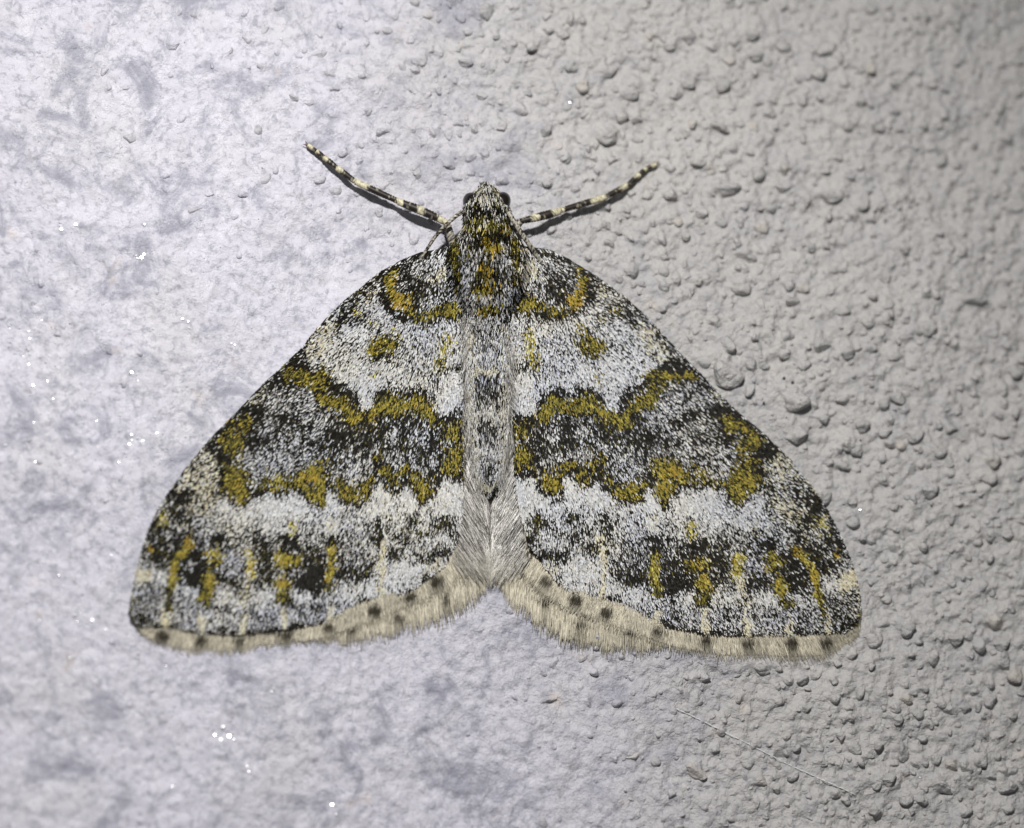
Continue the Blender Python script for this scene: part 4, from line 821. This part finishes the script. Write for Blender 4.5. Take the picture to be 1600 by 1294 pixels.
def tube(name, pts, rad, colfun, mat, parent, sides=9, per=2.0):
    """tapering limb through points (px, py, height) with a radius at each"""
    pts = np.asarray(pts, float); w = P(pts[:, 0], pts[:, 1], pts[:, 2])
    s = np.concatenate([[0], np.cumsum(np.linalg.norm(np.diff(w, axis=0), axis=1))]); m = max(int(s[-1] / per), 4)
    t = np.linspace(0, s[-1], m); c = np.stack([np.interp(t, s, w[:, k]) for k in range(3)], 1); rr = np.interp(t, s, rad)
    for _ in range(3): c[1:-1] = (c[:-2] + 2 * c[1:-1] + c[2:]) / 4
    d = np.gradient(c, axis=0); d /= np.linalg.norm(d, axis=1)[:, None]
    u = np.cross(d, [0, 1, 0]); u /= np.linalg.norm(u, axis=1)[:, None]; v = np.cross(d, u)
    V, cc = [], []
    for j in range(m):
        for k in range(sides):
            a = 6.28318 * k / sides; q = rr[j] * (1 + .10 * math.sin(j * 2.7 + k * 1.9))
            V.append(c[j] + (u[j] * math.cos(a) + v[j] * math.sin(a)) * q); cc.append(colfun(t[j] / s[-1], k))
    F, Z = [], []
    for j in range(m - 1):
        for k in range(sides): F += [j * sides + k, j * sides + (k + 1) % sides, (j + 1) * sides + (k + 1) % sides, (j + 1) * sides + k]; Z.append(4)
    F += list(range(sides))[::-1]; Z.append(sides); F += list(range((m - 1) * sides, m * sides)); Z.append(sides)
    return link(name, mesh(name, loc(np.array(V)), F, Z, mat, np.array(cc)), parent)

lr = np.random.default_rng(17)
CRM, BLK = np.array([.60, .555, .38]), np.array([.020, .014, .011])
def banded(bands):
    def f(t, k):
        m = any(a + lr.normal(0, .02) <= t <= b + lr.normal(0, .02) for a, b in bands)
        c = CRM if m else BLK
        if lr.random() < .13: c = .5 * CRM if not m else .35 * CRM
        return c * lr.uniform(.75, 1.2)
    return f
speckled = lambda p: (lambda t, k: (np.array([.42, .39, .32]) if lr.random() < p else BLK) * lr.uniform(.7, 1.2))
def foreleg(fem, tib, tars, tib_bands):
    f = tube('foreleg', fem, [7, 6.5, 6][:len(fem)], speckled(.55), M_leg, moth)
    tube('tibia', tib, np.interp(np.linspace(0, 1, len(tib)), [0, .3, .75, 1], [4.5, 6.4, 7.2, 5.4]), banded(tib_bands), M_leg, f)
    for i in range(len(tars) - 1):
        last = i == len(tars) - 2; r = 5.4 - .45 * i
        a, b = np.array(tars[i], float), np.array(tars[i + 1], float)
        band = [(0, .06), (.70, 1.1)] if not last else [(.45, 1.1)]
        tube('tarsus_joint', [a, a * .5 + b * .5, b], [r * .82, r, r * .95], banded(band), M_leg, f)
    a, d = b, (b - np.array(tars[-2])); d = d / np.hypot(d[0], d[1])
    for s in (-1, 1):
        tube('claw', [(b[0], b[1], b[2]), (b[0] + d[0] * 4 - d[1] * 2 * s, b[1] + d[1] * 4 + d[0] * 2 * s, b[2]), (b[0] + d[0] * 7 - d[1] * 3 * s, b[1] + d[1] * 7 + d[0] * 3 * s, 3)], [1.1, .8, .3], lambda t, k: np.array([.10, .035, .02]), M_leg, f, 5, 1.2)
    return f
foreleg([(712, 392, 24), (705, 372, 25), (699, 352, 25)], [(700, 350, 25), (676, 337, 25), (650, 326, 22), (622, 315, 17)], [(623, 315, 17), (555, 284, 11), (526, 262, 9), (506, 245.5, 8), (494, 236, 8), (481, 227, 6)], [(.0, .22), (.50, .62), (.90, 1.1)])
foreleg([(795, 372, 24), (803, 358, 28), (813, 346, 32)], [(813, 346, 32), (838, 340, 33), (858, 335, 31), (875, 330, 27)], [(876, 329, 27), (944, 309, 19), (980, 290, 14), (999, 273, 11), (1010, 263, 9), (1025, 257, 7)], [(.26, .42), (.78, 1.1)])

# antennae swept back over the shoulders
tube('antenna', [(722, 331, 50), (712, 338, 52), (693, 355, 47), (679, 371, 42), (668, 388, 37), (655, 410, 30), (640, 440, 12)], [3.6, 3.2, 3.0, 2.8, 2.6, 2.2, 1.2], speckled(.5), M_leg, moth, 8, 2.2)
tube('antenna', [(794, 331, 50), (801, 343, 53), (811, 359, 52), (821, 374, 50), (831, 388, 44), (845, 410, 34), (862, 440, 12)], [4.2, 4.0, 4.0, 4.0, 3.6, 3.0, 1.4], speckled(.6), M_leg, moth, 8, 2.2)
# palps under the frons
for s in (-1, 1):
    tube('palp', [(760 + 6 * s, 306, 22), (760 + 4 * s, 296, 24), (760 + 2.5 * s, 287, 22)], [5, 4.2, 2.2], speckled(.45), M_leg, moth, 8, 1.6)

# ------------------------------------------------------------------ a strand of silk on the wall
th = [(1057, 1107), (1090, 1122), (1130, 1142), (1172, 1163), (1215, 1185), (1258, 1205), (1300, 1225), (1336, 1242)]
tp = smooth_line(th, 160); ww = P(tp[:, 0], tp[:, 1]); hh = np.array([wall_at(q[0], q[2]) for q in ww])
hh = np.maximum.accumulate(hh * 0 + hh) * 0 + np.array([hh[max(0, i - 8):i + 9].max() for i in range(len(hh))]) + .6
c = np.stack([ww[:, 0], -hh, ww[:, 2]], 1); rr = .55 + .25 * np.sin(np.arange(160) * 1.3)
V, F = [], []
for j in range(160):
    for k in range(5):
        a = k * 1.2566; V.append((c[j] + np.array([.44 * math.cos(a), math.sin(a), .9 * math.cos(a)]) * rr[j]) )
for j in range(159):
    for k in range(5): F.append((j * 5 + k, j * 5 + (k + 1) % 5, j * 5 + 5 + (k + 1) % 5, j * 5 + 5 + k))
silk = link('silk_thread', mesh('silk_thread', (np.array(V) - c[0]) * S, F, np.full(len(F), 4), M_silk), None, label='fine white silk thread stretched straight across the rough wall', category='thread')
silk.location = Vector(c[0]) * S
